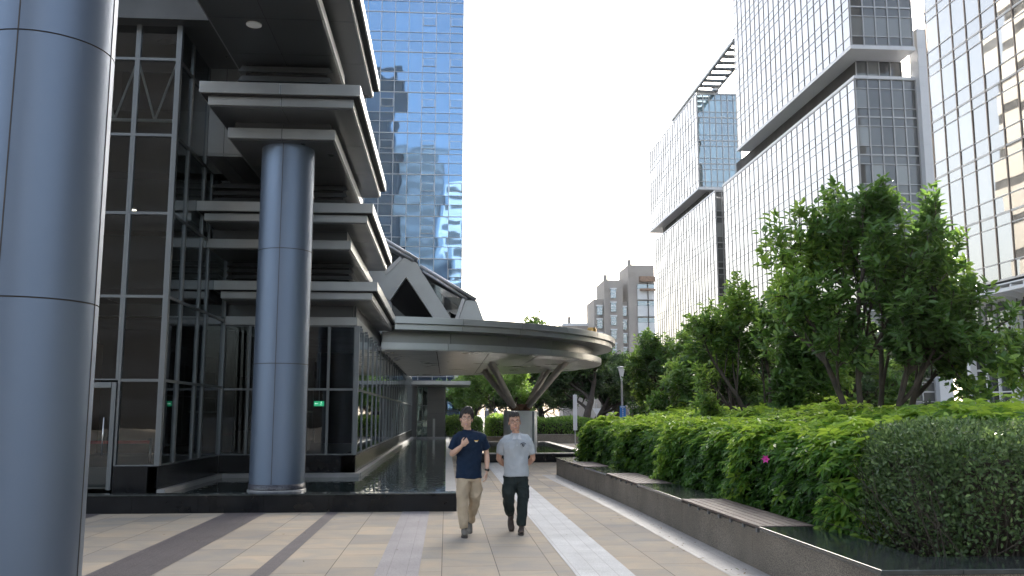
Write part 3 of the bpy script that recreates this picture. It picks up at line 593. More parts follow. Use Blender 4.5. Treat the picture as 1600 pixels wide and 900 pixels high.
b=MB(); b.box(k220(996),k220(1020),217.5,218.9,z220(440),z220(432)); b.box(k220(996),k220(1020),217,218.9,z220(455),z220(452)); b.build('cornice',M['innerwood'],fc)
lw=empty('low_block',(33,235,0),label='low pale rooftop far away beyond the canopy rim',cat='building')
b=MB(); b.box(30,37.5,232,240,0,25.0); b.box(31.5,32.2,231.8,233,25,27); b.build('wall',M['concrete'],lw); b=MB(); b.box(30,37.5,231.7,231.99,24.6,25.3); b.build('parapet',M['clad'],lw)
# the sun itself, seen through the gap beside the pier
# ---------------------------------------------------------------- planter with benches
pl=empty('planter_wall',(3.3,15,0),label='long speckled granite planter wall with polished coping and set-in seats along the walk',cat='planter')
def rib(mb,y0,y1,d0,d1,z0,z1,mi=0,n=6):
    ys=np.linspace(y0,y1,n)
    vs=[];
    for y in ys: vs+=[(px(y)+d0,y,z0),(px(y)+d1,y,z0),(px(y)+d1,y,z1),(px(y)+d0,y,z1)]
    fs=[(0,1,2,3),tuple((n-1)*4+i for i in (3,2,1,0))]
    for i in range(n-1):
        for a in range(4): fs.append((i*4+a,(i+1)*4+a,(i+1)*4+(a+1)%4,i*4+(a+1)%4))
    mb.add(vs,fs,mi)
b=MB(); js=list(np.arange(6.98,25.2,1.47))+[25.2]
for a,c in zip(js[:-1],js[1:]): rib(b,a+.003,c-.003,0,.12,0,.425)
rib(b,6.98,25.2,.015,.11,0,.42,n=24)
for i in range(9): b.box(3.37+i*1.2,3.37+(i+1)*1.2-.006,6.94,7.06,0,.425)
b.box(3.37,15,6.955,7.05,0,.42)
for i in range(5): b.box(3.08+i*1.2,3.08+(i+1)*1.2-.006,25.21,25.33,0,.425)
b.build('wall',M['granite'],pl,bevel=.004)
woods=[(9.6,12.75),(15.65,18.4),(20.75,22.85)]
b=MB(); cur=6.88
for w0,w1 in woods+[(25.3,0)]:
    ks=np.linspace(cur,w0,max(2,int((w0-cur)/1.5)+1))
    for a,c in zip(ks[:-1],ks[1:]): rib(b,a+.002,c-.002,-.03,.62,.43,.472)
    cur=w1
b.box(3.98,15,6.88,7.5,.43,.471); b.box(3.72,9,24.9,25.36,.43,.471); b.build('coping',M['polished'],pl,bevel=.005)
for w0,w1 in woods:
    se=empty('bench_seat',((px(w0)+.3),(w0+w1)/2,.43),label={9.6:'nearest and longest slatted timber seat set into the planter coping',15.65:'middle slatted timber seat set into the planter coping',20.75:'farthest and shortest slatted timber seat set into the planter coping'}[w0],cat='bench',group='timber seats on the planter')
    for i in range(6):
        b=MB(); rib(b,w0+.01,w1-.01,-.035+i*.105,.055+i*.105,.448,.478,n=10); b.build('slat',M['wood'],se,bevel=.004)
    b=MB()
    for y in np.arange(w0+.12,w1,.45): b.box(px(y)-.02,px(y)+.6,y-.03,y+.03,.40,.446)
    b.build('batten',M['frame'],se)
b=MB(); b.add([(3.95,7.4,.36),(15,7.4,.36),(15,25.1,.36),(3.6,25.1,.36)],[(0,1,2,3)]); b.build('planter_soil',M['soil'],kind='structure')
# ---------------------------------------------------------------- foliage helpers
rng=np.random.default_rng(7)
def nrm(a): return a/np.maximum(1e-9,np.linalg.norm(a,axis=1,keepdims=True))
def leafgeo(P,D,U,L,W,fold=.25,droop=.15):
    n=len(P); D=nrm(D); S=nrm(np.cross(D,U)); U=np.cross(S,D); L=L[:,None]; W=W[:,None]
    b=P; t=P+D*L-U*L*droop; c1=P+D*L*.35; c2=P+D*L*.72-U*L*droop*.45
    r1=c1+S*W*.46+U*W*fold; r2=c2+S*W*.36+U*W*fold; l1=c1-S*W*.46+U*W*fold; l2=c2-S*W*.36+U*W*fold
    V=np.stack([b,r1,r2,t,l2,l1],1).reshape(-1,3); o=np.arange(n)[:,None]*6
    F=np.concatenate([o+np.array([0,1,2,3]),o+np.array([0,3,4,5])],1).reshape(-1,4); return V,F
def meshnp(name,V,F,rnd,mats,parent=None,extra=None,**k):
    """quads V,F; extra=(MB) joined with material 1"""
    me=bpy.data.meshes.new(name); nv=len(V); nf=len(F); V=list([V]); tot=nf*4; loops=F.reshape(-1); ls=np.arange(nf)*4; lt=np.full(nf,4); mi=np.zeros(nf,int); rv=np.asarray(rnd,float)
    if extra is not None and extra.v:
        ev=np.array([tuple(v) for v in extra.v]); V.append(ev); ef=[np.array(f)+nv for f in extra.f]; le=np.array([len(f) for f in ef])
        ls=np.concatenate([ls,tot+np.concatenate([[0],np.cumsum(le)[:-1]])]); lt=np.concatenate([lt,le]); loops=np.concatenate([loops]+ef); mi=np.concatenate([mi,np.ones(len(ef),int)]); rv=np.concatenate([rv,np.full(len(ef),.5)]); tot+=le.sum()
    V=np.concatenate(V).astype(np.float32)
    me.vertices.add(len(V)); me.vertices.foreach_set('co',V.ravel()); me.loops.add(int(tot)); me.loops.foreach_set('vertex_index',loops.astype(np.int32))
    me.polygons.add(len(ls)); me.polygons.foreach_set('loop_start',ls.astype(np.int32)); me.polygons.foreach_set('loop_total',lt.astype(np.int32))
    for m in mats: me.materials.append(m)
    me.polygons.foreach_set('material_index',mi.astype(np.int32)); me.update(calc_edges=True); me.validate()
    rndattr(me,rv)
    o=bpy.data.objects.new(name,me); COL.objects.link(o)
    if parent: o.parent=parent; o.matrix_parent_inverse=Matrix.Translation(-Vector(parent.location))
    return tag(o,**k)
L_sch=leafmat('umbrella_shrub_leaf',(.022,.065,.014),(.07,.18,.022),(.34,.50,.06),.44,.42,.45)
L_dark=leafmat('box_leaf',(.030,.062,.020),(.085,.15,.045),(.26,.37,.13),.28,.38,.5)
L_mag=leafmat('tree_leaf',(.03,.075,.022),(.085,.18,.035),(.32,.48,.09),.42,.30,.5)
L_bg=leafmat('grove_leaf',(.018,.045,.018),(.045,.09,.03),(.13,.21,.05),.3,.45,.4)
L_lite=leafmat('light_leaf',(.06,.13,.03),(.13,.25,.045),(.28,.42,.08),.4,.45,.4)
def wob(p,s=1.0,seed=0):
    return (np.sin(p[:,0]*2.1*s+seed)+np.sin(p[:,1]*1.7*s+1.3+seed)+np.sin((p[:,0]+p[:,1])*3.3*s+p[:,2]*2.7+seed*2)*.7+np.sin(p[:,1]*5.1*s+p[:,2]*3+seed)*.5)/3.2
def hedge_shell(x0,x1,y0,y1,z0,z1,n,rs,amp=.14,rnd_=.28,xfn=None):
    """points and outward normals over the sides and top of a rounded bumpy block"""
    w,d,h=x1-x0,y1-y0,z1-z0; A=np.array([d*h,d*h,w*h,w*h,w*d]); fc=rs.choice(5,n,p=A/A.sum()); u=rs.random(n); v=rs.random(n)
    P=np.zeros((n,3)); N=np.zeros((n,3))
    for f in range(5):
        k=fc==f
        if f<2: P[k]=np.c_[np.full(k.sum(),x0 if f==0 else x1),y0+u[k]*d,z0+v[k]*h]; N[k]=(-1 if f==0 else 1,0,0)
        elif f<4: P[k]=np.c_[x0+u[k]*w,np.full(k.sum(),y0 if f==2 else y1),z0+v[k]*h]; N[k]=(0,-1 if f==2 else 1,0)
        else: P[k]=np.c_[x0+u[k]*w,y0+v[k]*d,np.full(k.sum(),z1)]; N[k]=(0,0,1)
    c=np.array([(x0+x1)/2,(y0+y1)/2,(z0+z1)/2]); half=np.array([w,d,h])/2; r=rnd_
    inner=np.clip(P,[x0+r,y0+r,z0-1],[x1-r,y1-r,z1-r]); dv=P-inner; ln=np.linalg.norm(dv,axis=1,keepdims=True); q=ln[:,0]>1e-6
    Nn=N.copy(); Nn[q]=dv[q]/ln[q]; P=inner+Nn*np.minimum(r,ln); N=Nn
    b=wob(P,1.0,x0)*amp+wob(P,2.6,y0)*amp*.45; P=P+N*b[:,None]
    if xfn is not None: P[:,0]+=xfn(P[:,1])
    return P,N,b
def core_box(x0,x1,y0,y1,z0,z1,xfn=None):
    e=MB()
    if xfn is None: e.box(x0,x1,y0,y1,z0,z1,1)
    else:
        ys=np.linspace(y0,y1,20)
        for a,c in zip(ys[:-1],ys[1:]):
            s,t=float(xfn(np.array([a]))[0]),float(xfn(np.array([c]))[0])
            e.add([(x0+s,a,z0),(x1+s,a,z0),(x1+t,c,z0),(x0+t,c,z0),(x0+s,a,z1),(x1+s,a,z1),(x1+t,c,z1),(x0+t,c,z1)],[(4,5,6,7),(0,4,7,3),(1,2,6,5),(0,1,5,4),(3,7,6,2)],1)
    return e
M['twig']=mat('twig',(.045,.035,.025),.9,var=.4,vscale=20,bump=.6,bscale=40)
def palmate_hedge(name,x0,x1,y0,y1,z0,z1,ncl,seed,LL=.105,xfn=None,amp=.14,yellow=.0,**k):
    rs=np.random.default_rng(seed); P,N,b=hedge_shell(x0,x1,y0,y1,z0,z1,ncl,rs,amp,.3,xfn)
    depth=rs.random(ncl)**1.5*.16; P=P-N*depth[:,None]+rs.normal(0,.015,P.shape); out=rs.random(ncl)<.08; P[out]+=N[out]*rs.uniform(.04,.14,(out.sum(),1))
    ax=nrm(N*.6+np.array([0,0,.95])+rs.normal(0,.28,N.shape)); m=8
    tone=np.clip(.46+b*1.7+np.clip(N[:,2],0,1)*.22-depth*1.6+rs.normal(0,.13,ncl)+yellow+out*.12,.0,1)  # tops paler for new growth and painted-in sun; inner leaves darkened as shade
    a=nrm(np.cross(ax,rs.normal(size=ax.shape))); c=np.cross(ax,a); Pl,Dl,Ul,Ll,Wl,Rl=[],[],[],[],[],[]
    ph=rs.random(ncl)*6.28; sz=LL*rs.uniform(.75,1.25,ncl)
    for i in range(m):
        th=ph+i*2*math.pi/m+rs.normal(0,.12,ncl); d=a*np.cos(th)[:,None]+c*np.sin(th)[:,None]; d=d*.93+ax*rs.uniform(-.25,.30,(ncl,1))
        Pl.append(P+d*.012); Dl.append(d); Ul.append(ax+rs.normal(0,.15,ax.shape)); Ll.append(sz*rs.uniform(.8,1.15,ncl)); Wl.append(sz*rs.uniform(.34,.44,ncl)); Rl.append(np.clip(tone+rs.normal(0,.05,ncl),0,1))
    V,F=leafgeo(np.concatenate(Pl),np.concatenate(Dl),np.concatenate(Ul),np.concatenate(Ll),np.concatenate(Wl),.2,.18)
    e=core_box(x0+.2,x1-.2,y0+.2,y1-.2,z0,z1-.22,xfn)
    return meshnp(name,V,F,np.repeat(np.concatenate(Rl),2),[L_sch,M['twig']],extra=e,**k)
hx=lambda y: np.interp(y,[8,9.5,13,18,22,25],[.0,.06,.16,.08,-.1,-.35])
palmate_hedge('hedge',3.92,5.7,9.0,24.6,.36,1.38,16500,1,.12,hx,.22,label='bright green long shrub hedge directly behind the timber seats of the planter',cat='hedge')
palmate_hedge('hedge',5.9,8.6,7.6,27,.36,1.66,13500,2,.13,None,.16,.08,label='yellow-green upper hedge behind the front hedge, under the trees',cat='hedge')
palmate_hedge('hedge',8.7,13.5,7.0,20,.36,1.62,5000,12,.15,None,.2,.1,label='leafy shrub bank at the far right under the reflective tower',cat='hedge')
def small_hedge(name,x0,x1,y0,y1,z0,z1,n,seed,LL=.036,amp=.08,twigs=420,r=.35,depthk=.2,leaf=None,tone0=.35,**k):
    rs=np.random.default_rng(seed); P,N,b=hedge_shell(x0,x1,y0,y1,z0,z1,n,rs,amp,r)
    hz=(P[:,2]-z0)/(z1-z0); pk=rs.random(n)<np.clip(.32+hz*1.3+wob(P,3.1,5)*.35,0.04,1); P,N,b=P[pk],N[pk],b[pk]; n=len(P)
    dp=rs.random(n)**1.3*depthk; P=P-N*dp[:,None]+rs.normal(0,.01,P.shape)
    D=nrm(N*.7+rs.normal(0,.7,N.shape)+np.array([0,0,.45])); U=nrm(N+rs.normal(0,.6,N.shape)+np.array([0,0,.5]))
    V,F=leafgeo(P,D,U,LL*rs.uniform(.7,1.4,n),LL*rs.uniform(.5,.75,n),.12,.1)
    e=core_box(x0+.28,x1-.28,y0+.28,y1-.28,z0,z1-.28)
    for i in range(twigs):
        x=rs.uniform(x0+.08,x1); y=y0+rs.uniform(.02,.3); p=[(x,y+.05,z0)]
        if rs.random()<.25: x=x0+rs.uniform(.05,.3); y=rs.uniform(y0,y1); p=[(x,y,z0)]
        dx,dy=rs.normal(0,.55),rs.normal(0,.08); h=rs.uniform(.25,.8)*(z1-z0)
        for t in (.35,.7,1): p.append((x+dx*t*.8+rs.normal(0,.03),y+dy*t+rs.normal(0,.02),z0+h*t))
        e.tube(p,[.006,.005,.004,.002],4,1,cap=False)
    t=np.clip(tone0+b*1.5+rs.normal(0,.2,n)+np.clip(N[:,2],0,1)*.15,0,1)  # sunlit look painted in: upward and bulging leaves get a lighter tone
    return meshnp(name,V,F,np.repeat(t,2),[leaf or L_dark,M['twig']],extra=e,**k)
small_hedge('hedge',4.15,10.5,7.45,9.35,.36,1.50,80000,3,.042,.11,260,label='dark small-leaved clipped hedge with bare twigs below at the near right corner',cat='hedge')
for (x0,x1,y0,y1,h,lb) in [(5.0,8.9,53.3,56,1.45,'bright clipped hedge on the far planter to the right of the white drum'),
                           (2.3,4.6,49,53,1.55,'rounded green hedge behind the heads of the two walkers'),(.2,2.3,57,60,1.5,'low green hedge behind the left walker, before the grove'),(-1.2,.6,66,69,1.5,'far hedge seen past the entrance wing')]:
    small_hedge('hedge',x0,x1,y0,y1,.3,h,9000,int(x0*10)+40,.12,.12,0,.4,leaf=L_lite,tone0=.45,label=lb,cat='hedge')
for x0,x1,y0,y1,h,lb in [(4.7,9.2,52.6,53.1,.52,'low grey planter wall under the bright far hedge'),(1.3,4.9,48.3,48.7,.5,'low dark planter wall behind the small pool')]:
    b=MB(); b.box(x0,x1,y0,y1,0,h-.06); b.box(x0-.03,x1+.03,y0-.03,y1+.03,h-.058,h); o=b.build('planter_wall',M['granite'],bevel=.01); tag(o,lb,'planter')
# pink blossom in the hedge
fl=MB()
for i in range(6):
    a=i*math.pi/3; fl.add([(0,0,0),(.03*math.cos(a-.5),-.012,.03*math.sin(a-.5)),(.055*math.cos(a),-.02,.055*math.sin(a)),(.03*math.cos(a+.5),-.012,.03*math.sin(a+.5))],[(0,1,2,3)])
fl.ellipsoid((0,-.008,0),(.012,.01,.012),8,6)
o=fl.build('flower',mat('pink_petal',(.62,.04,.32),.5)); o.location=(3.86,10.8,1.12); o.rotation_euler=(0,0,R(-35)); tag(o,'single magenta blossom poking out of the bright front hedge','flower')
# ---------------------------------------------------------------- trees
def make_tree(seed,h,spread,stems,levels,leafL,whorl,leafm,name,label,lean=.5,base_r=.09,first=.28,leafW=.42,extra_leaf=.96,group=None,single=False,zmin=0):
    rs=random.Random(seed); b=MB(); tips=[]
    def grow(p,d,ln,r,lv):
        n=4; pts=[p]; rad=[r]; q=p.copy(); dd=d.copy()
        for i in range(n):
            dd=(dd+Vector((rs.gauss(0,.16),rs.gauss(0,.16),rs.gauss(.05,.10)))).normalized(); q=q+dd*ln/n; pts.append(q.copy()); rad.append(r*(1-.38*(i+1)/n))
            if lv>0 and i>=(1 if lv<levels else 2):
                for _ in range(2 if rs.random()<.55 else 1):
                    ax=dd.orthogonal().normalized(); ax.rotate(Matrix.Rotation(rs.uniform(0,6.283),3,dd)); nd=(dd*math.cos(.75)+ax*math.sin(rs.uniform(.5,1.0))).normalized()
                    grow(q.copy(),nd,ln*rs.uniform(.5,.72),r*(1-.38*(i+1)/n)*.58,lv-1)
            if lv<=1 and i>0: tips.append((q.copy(),dd.copy(),lv))
        b.tube(pts,[max(.004,x) for x in rad],7 if lv>=levels-1 else 4,0,cap=False)
        if lv>0: grow(q.copy(),dd,ln*.6,r*.6,lv-1)
    for s in range(stems):
        a=2*math.pi*s/stems+rs.uniform(-.4,.4); d=Vector((math.cos(a)*lean,math.sin(a)*lean,1)).normalized() if not single else Vector((rs.gauss(0,.06),rs.gauss(0,.06),1)).normalized()
        grow(Vector((math.cos(a)*.12*(0 if single else 1),math.sin(a)*.12*(0 if single else 1),0)),d,h*first*(1+rs.uniform(-.1,.25)),base_r*(1.9 if single else 1),levels)
    T=np.array([t[0][:] for t in tips]); A=np.array([t[1][:] for t in tips])
    ctr=T.mean(0); zt=np.percentile(T[:,2],99.5); rx=np.percentile(np.hypot(T[:,0],T[:,1]),96)
    sx=spread/rx; sz=h/zt
    n2=np.random.default_rng(seed); n=len(T); T=T*np.array([sx,sx,sz])
    P,D,U,L,Wd,Rn=[],[],[],[],[],[]
    keep=(n2.random(n)<extra_leaf)&(T[:,2]>zmin+n2.normal(0,.15,n)); T,A=T[keep],A[keep]; n=len(T); clump=(np.sin(T[:,0]*2.3+seed)+np.sin(T[:,1]*2.9)+np.sin(T[:,2]*3.1+seed*2))/3; tone=.50+.28*clump+n2.normal(0,.1,n)+.25*np.clip((T[:,2]/h-.55),0,1)  # leaves lightened towards the crown top, daylight put into their colour
    for i in range(whorl):
        off=n2.normal(0,.05 if leafL<.2 else .12,(n,3)); ax=nrm(A*.7+np.array([0,0,.9])+n2.normal(0,.3,A.shape)); a=nrm(np.cross(ax,n2.normal(size=A.shape)))
        d=a*n2.uniform(.5,1,(n,1))+ax*n2.uniform(.1,.95,(n,1)); P.append(T+off); D.append(d); U.append(ax); L.append(leafL*n2.uniform(.7,1.25,n)); Wd.append(leafL*leafW*n2.uniform(.8,1.2,n)); Rn.append(np.clip(tone+n2.normal(0,.07,n),0,1))
    V,F=leafgeo(np.concatenate(P),np.concatenate(D),np.concatenate(U),np.concatenate(L),np.concatenate(Wd),.15,.18)
    b.v=[(x*sx,y*sx,z*sz) for x,y,z in b.v]
    root=empty(name,label=label,cat='tree',group=group); b.build('trunk',M['bark'],root)
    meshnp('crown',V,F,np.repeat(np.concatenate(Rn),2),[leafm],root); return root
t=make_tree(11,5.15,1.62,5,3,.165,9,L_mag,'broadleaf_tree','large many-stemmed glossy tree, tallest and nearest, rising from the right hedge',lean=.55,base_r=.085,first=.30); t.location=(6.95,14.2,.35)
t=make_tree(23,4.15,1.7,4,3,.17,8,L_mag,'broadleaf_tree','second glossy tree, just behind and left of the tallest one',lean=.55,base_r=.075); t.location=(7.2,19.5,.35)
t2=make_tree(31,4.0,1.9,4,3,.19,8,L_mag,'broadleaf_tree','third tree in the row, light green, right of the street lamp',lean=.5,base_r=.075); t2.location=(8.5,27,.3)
def cp(src,loc,rz,sc,label,group=None):
    c=copy_tree(src); c.location=loc; c.rotation_euler=(0,0,rz); c.scale=(sc,)*3; c['label']=label
    if group: c['group']=group
    return c
cp(t2,(10.6,24,.3),1.9,1.0,'leafy tree behind the gap between the first and second trees')
cp(t,(8.9,33.5,.2),2.3,1.1,'fourth tree in the row, farthest right of the street lamp')
t5=make_tree(47,2.75,2.1,2,3,.11,12,L_mag,'spreading_tree','tree reaching in from the right edge with flat dense sprays of leaves',lean=.9,base_r=.09); t5.location=(10.4,13.2,.3)
g1=make_tree(53,5.6,3.4,1,4,.26,7,L_bg,'grove_tree','dark evergreen of the grove under the edge of the round canopy',lean=.4,base_r=.13,first=.42,single=True,zmin=2.3,group='dark evergreens in the grove'); g1.location=(8.8,58,0)
g2=make_tree(59,5.2,3.6,1,4,.28,7,L_bg,'grove_tree','dark evergreen in the grove behind the street lamp',lean=.5,base_r=.13,first=.42,single=True,zmin=2.3,group='dark evergreens in the grove'); g2.location=(12.2,57,0)
GL='dark evergreen standing among others in the far grove'
gs=[(6.3,66,1.0),(15.5,60,1.0),(10.5,66,1.05),(18.6,55,1.05),(22,58,1.1),(14,72,1.1),(8.2,78,1.0),(19,70,1.15),(26,62,1.2),(2.6,80,.95),(25,74,1.2),(30,66,1.25),(16.5,47,.95),(20.5,42,.95),(17,36,.85)]
rr=random.Random(9)
for i,(x,y,s) in enumerate(gs): cp(g1 if i%2 else g2,(x,y,0),rr.uniform(0,6),s,GL,'dark evergreens in the grove')
t6=make_tree(67,5.0,2.4,2,3,.24,8,L_lite,'light_tree','pale airy tree seen between the canopy struts',lean=.4,base_r=.08); t6.location=(3.6,62,0)
cp(t6,(1.6,70,0),1.2,.95,'pale airy tree behind the left walker')
cp(t6,(5.6,72,0),2.9,1.0,'pale airy tree right of the drum in front of the road')
cp(t6,(14.5,80,0),.9,1.55,'tall yellow-green tree topping the grove below the concrete block')
cp(t6,(8.2,92,0),1.9,2.2,'tall tree whose top shows just above the round canopy roof')
# ---------------------------------------------------------------- street furniture
lp=empty('street_lamp',(8.22,42,0),label='slim grey street lamp with a funnel head and a blue banner before the grove',cat='street lamp')
b=MB(); b.lathe([(.09,0),(.09,.9),(.055,.95),(.045,3.2),(.05,3.25)],8.22,42,16); b.build('pole',M['fin'],lp)
b=MB(); b.lathe([(.05,3.25),(.07,3.4),(.16,3.82)],8.22,42,24); b.build('lamp_shade',M['white'],lp); b=MB(); b.lathe([(.2,3.83),(.21,3.87),(.05,3.91)],8.22,42,24); b.build('lamp_cap',M['fin'],lp)
b=MB(); b.box(8.08,8.36,41.86,41.9,1.40,2.06); o=b.build('banner',M['blue'],lp)
b=MB(); 
for i in range(6):
    z=1.93-i*.085; b.box(8.19,8.25,41.85,41.858,z,z+.012); b.box(8.215,8.227,41.842,41.849,z-.03,z+.03); b.box(8.195,8.245,41.85,41.858,z-.03,z-.018)
b.box(8.12,8.32,41.85,41.858,1.99,2.03); b.build('lettering',M['white'],o)
b=MB(); b.box(8.05,8.4,41.9,42.2,.0,1.35); b.build('base_cabinet',M['white'],lp,bevel=.02)
e=empty('road_sign',(8.34,50,0),label='back of a pale triangular sign on a post left of the street lamp',cat='sign')
b=MB(); b.lathe([(.03,0),(.03,2.3)],8.34,50,8); b.build('post',M['fin'],e); b=MB(); b.plate([(8.1,2.0),(8.58,2.0),(8.34,1.6)],49.93,49.95); b.build('sign_plate',M['clad'],e)
e=empty('banner_post',(7.13,50,0),label='narrow upright white banner on a post in front of the grove',cat='banner')
b=MB(); b.lathe([(.03,0),(.03,2.8)],7.13,50,8); b.build('post',M['fin'],e); b=MB(); b.box(7.02,7.24,49.93,49.95,.8,2.75); b.build('banner',M['clad'],e)
e=empty('height_gate',(6.2,70,0),label='white tubular gate frame beyond the drum at the road',cat='gate')
b=MB(); b.tube([(5.0,70,2.6),(7.1,70,2.6),(7.1,70,0)],.06); b.tube([(6.6,70,2.6),(7.1,70,2.1)],.04); b.build('frame',M['white'],e)
bl=empty('bollard_light',(2.5,56,0),label='dark bollard light above the hedge, left one of the pair beside the drum',cat='bollard',group='bollard lights by the hedge')
b=MB(); b.lathe([(.13,0),(.13,1.85),(.1,1.9)],0,0,16); b.build('post',M['frame'],None).parent=bl; b=MB(); b.lathe([(.14,1.91),(.02,2.05)],0,0,16); b.build('lamp_cap',M['fin'],None).parent=bl
cp(bl,(3.05,56,0),0,1,'dark bollard light above the hedge, right one of the pair beside the drum')
wb=empty('utility_box',(6.4,33.5,0),label='white low utility box behind the far end of the front hedge',cat='box')
b=MB(); b.box(6.05,6.75,33.2,33.7,0,1.3); b.build('body',M['white'],wb,bevel=.03); b=MB(); b.box(6.02,6.78,33.17,33.73,1.302,1.36); b.build('lid',M['clad'],wb,bevel=.01)

# a few fallen leaves along the planter and on the paving: nobody could count them
rs=np.random.default_rng(77); n=150; yy=rs.uniform(7,24,n); xx=np.where(rs.random(n)<.75,3.28-np.abs(rs.normal(0,.28,n)),rs.uniform(-4,3,n))
D=nrm(np.c_[rs.normal(size=n),rs.normal(size=n),rs.normal(0,.1,n)]); V,F=leafgeo(np.c_[xx,yy,np.full(n,.012)],D,np.tile([0,0,1.],(n,1)),rs.uniform(.03,.06,n),rs.uniform(.012,.025,n),.15,0)
lf=leafmat('dry_leaf',(.10,.06,.03),(.20,.13,.05),(.12,.16,.04),.1,.7,.2); meshnp('fallen_leaves',V,F,np.repeat(rs.random(n),2),[lf],kind='stuff')
# ---------------------------------------------------------------- people
def skin(n,c,r=.5): return mat(n,c,r,spec=.4,var=.06,vscale=14)
def cloth(n,c,var=.12): return mat(n,c,.85,spec=.2,var=var,vscale=7,bump=.5,bscale=26)
def loftz(mb,rings,n=24,mi=0):
    """rings: (x,y,z,rx,ry[,power]) horizontal superellipse sections, bottom to top"""
    vs=[]
    for r in rings:
        x,y,z,rx,ry=r[:5]; p=r[5] if len(r)>5 else 2.3
        for j in range(n):
            a=2*math.pi*j/n; c,s=math.cos(a),math.sin(a)
            vs.append((x+rx*math.copysign(abs(c)**(2/p),c),y+ry*math.copysign(abs(s)**(2/p),s),z))
    k=len(rings)
    mb.add(vs,[(i*n+j,i*n+(j+1)%n,(i+1)*n+(j+1)%n,(i+1)*n+j) for i in range(k-1) for j in range(n)]+[list(range(n))[::-1],[(k-1)*n+j for j in range(n)]],mi,True)
def fused(mb,name,m,parent,vox=.008,smooth=4,wrinkle=0,seed=0,ws=14,**k):
    o=mb.build(name,m,None); rm=o.modifiers.new('r','REMESH'); rm.mode='VOXEL'; rm.voxel_size=vox; rm.use_smooth_shade=True
    s=o.modifiers.new('s','SMOOTH'); s.factor=.5; s.iterations=smooth
    dg=bpy.context.evaluated_depsgraph_get(); me=bpy.data.meshes.new_from_object(o.evaluated_get(dg)); o.modifiers.clear(); o.data=me
    if wrinkle:
        n=len(me.vertices); co=np.empty(n*3); me.vertices.foreach_get('co',co); co=co.reshape(-1,3); no=np.empty(n*3); me.vertices.foreach_get('normal',no); no=no.reshape(-1,3)
        d=np.zeros(n); r=np.random.default_rng(seed)
        for i in range(7):
            kx=r.normal(0,1,3)*np.array([1,1,.9]); kx=kx/np.linalg.norm(kx)*ws*r.uniform(.5,1.6); ph=r.uniform(0,6); q=co@kx+ph+np.sin(co@(kx[[2,0,1]]*.6)+ph)*1.6
            d+=(1-np.abs(np.sin(q)))**2/7*1.8
        co=co+no*((d-.35)*wrinkle)[:,None]; me.vertices.foreach_set('co',co.ravel()); me.update()
    for p in me.polygons: p.use_smooth=True
    if not len(me.materials): me.materials.append(m)
    o.parent=parent; return tag(o,**k)
def limb(mb,pts,rad,n=14,mi=0): mb.tube(pts,rad,n,mi)
def ball(mb,c,r,mi=0): mb.ellipsoid(c,(r,r,r) if not hasattr(r,'__len__') else r,14,10,mi)
def head(mb,c,sc=1,tilt=0):
    rot=Matrix.Rotation(tilt,3,'Y'); c=Vector(c)
    def e(p,r): mb.ellipsoid(c+rot@Vector(p)*sc,tuple(x*sc for x in r),18,12,0,rot)
    e((0,.01,.03),(.076,.094,.088)); e((0,-.02,-.02),(.066,.075,.085)); e((0,-.03,-.065),(.05,.058,.052)); e((0,-.058,-.098),(.026,.024,.02)); e((-.04,-.012,-.07),(.025,.045,.035)); e((.04,-.012,-.07),(.025,.045,.035))
    e((0,-.098,-.028),(.013,.018,.014)); e((0,-.09,-.008),(.009,.014,.028)); e((-.01,-.092,-.032),(.009,.01,.008)); e((.01,-.092,-.032),(.009,.01,.008))
    e((-.036,-.060,-.04),(.028,.026,.03)); e((.036,-.060,-.04),(.028,.026,.03)); e((0,-.086,.022),(.05,.012,.010))
    for s in (-1,1): e((s*.079,.012,-.012),(.010,.018,.030))
    e((0,-.084,-.073),(.024,.011,.007)); e((0,-.082,-.058),(.025,.010,.006))
    return rot
def face(root,c,sc,tilt,lipm,dark,white,gl,hairm):
    rot=Matrix.Rotation(tilt,3,'Y'); c=Vector(c)
    def P(p): return c+rot@Vector(p)*sc
    for s in (-1,1):
        b=MB(); b.ellipsoid(P((s*.031,-.087,.002)),(.0125*sc,.007*sc,.0042*sc),12,8,0,rot); b.ellipsoid(P((s*.031,-.0935,.002)),(.0055*sc,.004*sc,.0042*sc),10,6,1,rot); b.build('eye',[white,dark],root)
        b=MB(); b.tube([P((s*.013,-.099,.022)),P((s*.032,-.100,.029)),P((s*.054,-.086,.023))],[.003,.0048,.002],6); b.build('eyebrow',hairm,root)
    b=MB(); b.tube([P((-.024,-.089,-.058)),P((-.012,-.096,-.0615)),P((0,-.0975,-.0625)),P((.012,-.096,-.0615)),P((.024,-.089,-.058))],[.0022,.0035,.004,.0035,.0022],6)
    b.tube([P((-.022,-.089,-.066)),P((-.01,-.0965,-.075)),P((.01,-.0965,-.075)),P((.022,-.089,-.066))],[.0025,.0045,.0045,.0025],6); b.build('lips',lipm,root)
    b=MB(); b.tube([P((-.02,-.091,-.0635)),P((0,-.0985,-.068)),P((.02,-.091,-.0635))],[.002,.0042,.002],6); b.build('teeth',white,root)
    b=MB()
    for s in (-1,1):
        pts=[P((s*.032+.024*math.cos(a),-.108+(.032+.024*math.cos(a))*.16,.000+.0185*math.sin(a))) for a in np.linspace(0,2*math.pi,17)]; b.tube(pts,.0016,5,cap=False)
        b.tube([P((s*.056,-.099,.004)),P((s*.080,-.06,.004)),P((s*.084,.005,.0))],.0015,5)
    b.tube([P((-.009,-.106,.004)),P((0,-.110,.007)),P((.009,-.106,.004))],.0014,5); b.build('glasses',gl,root)
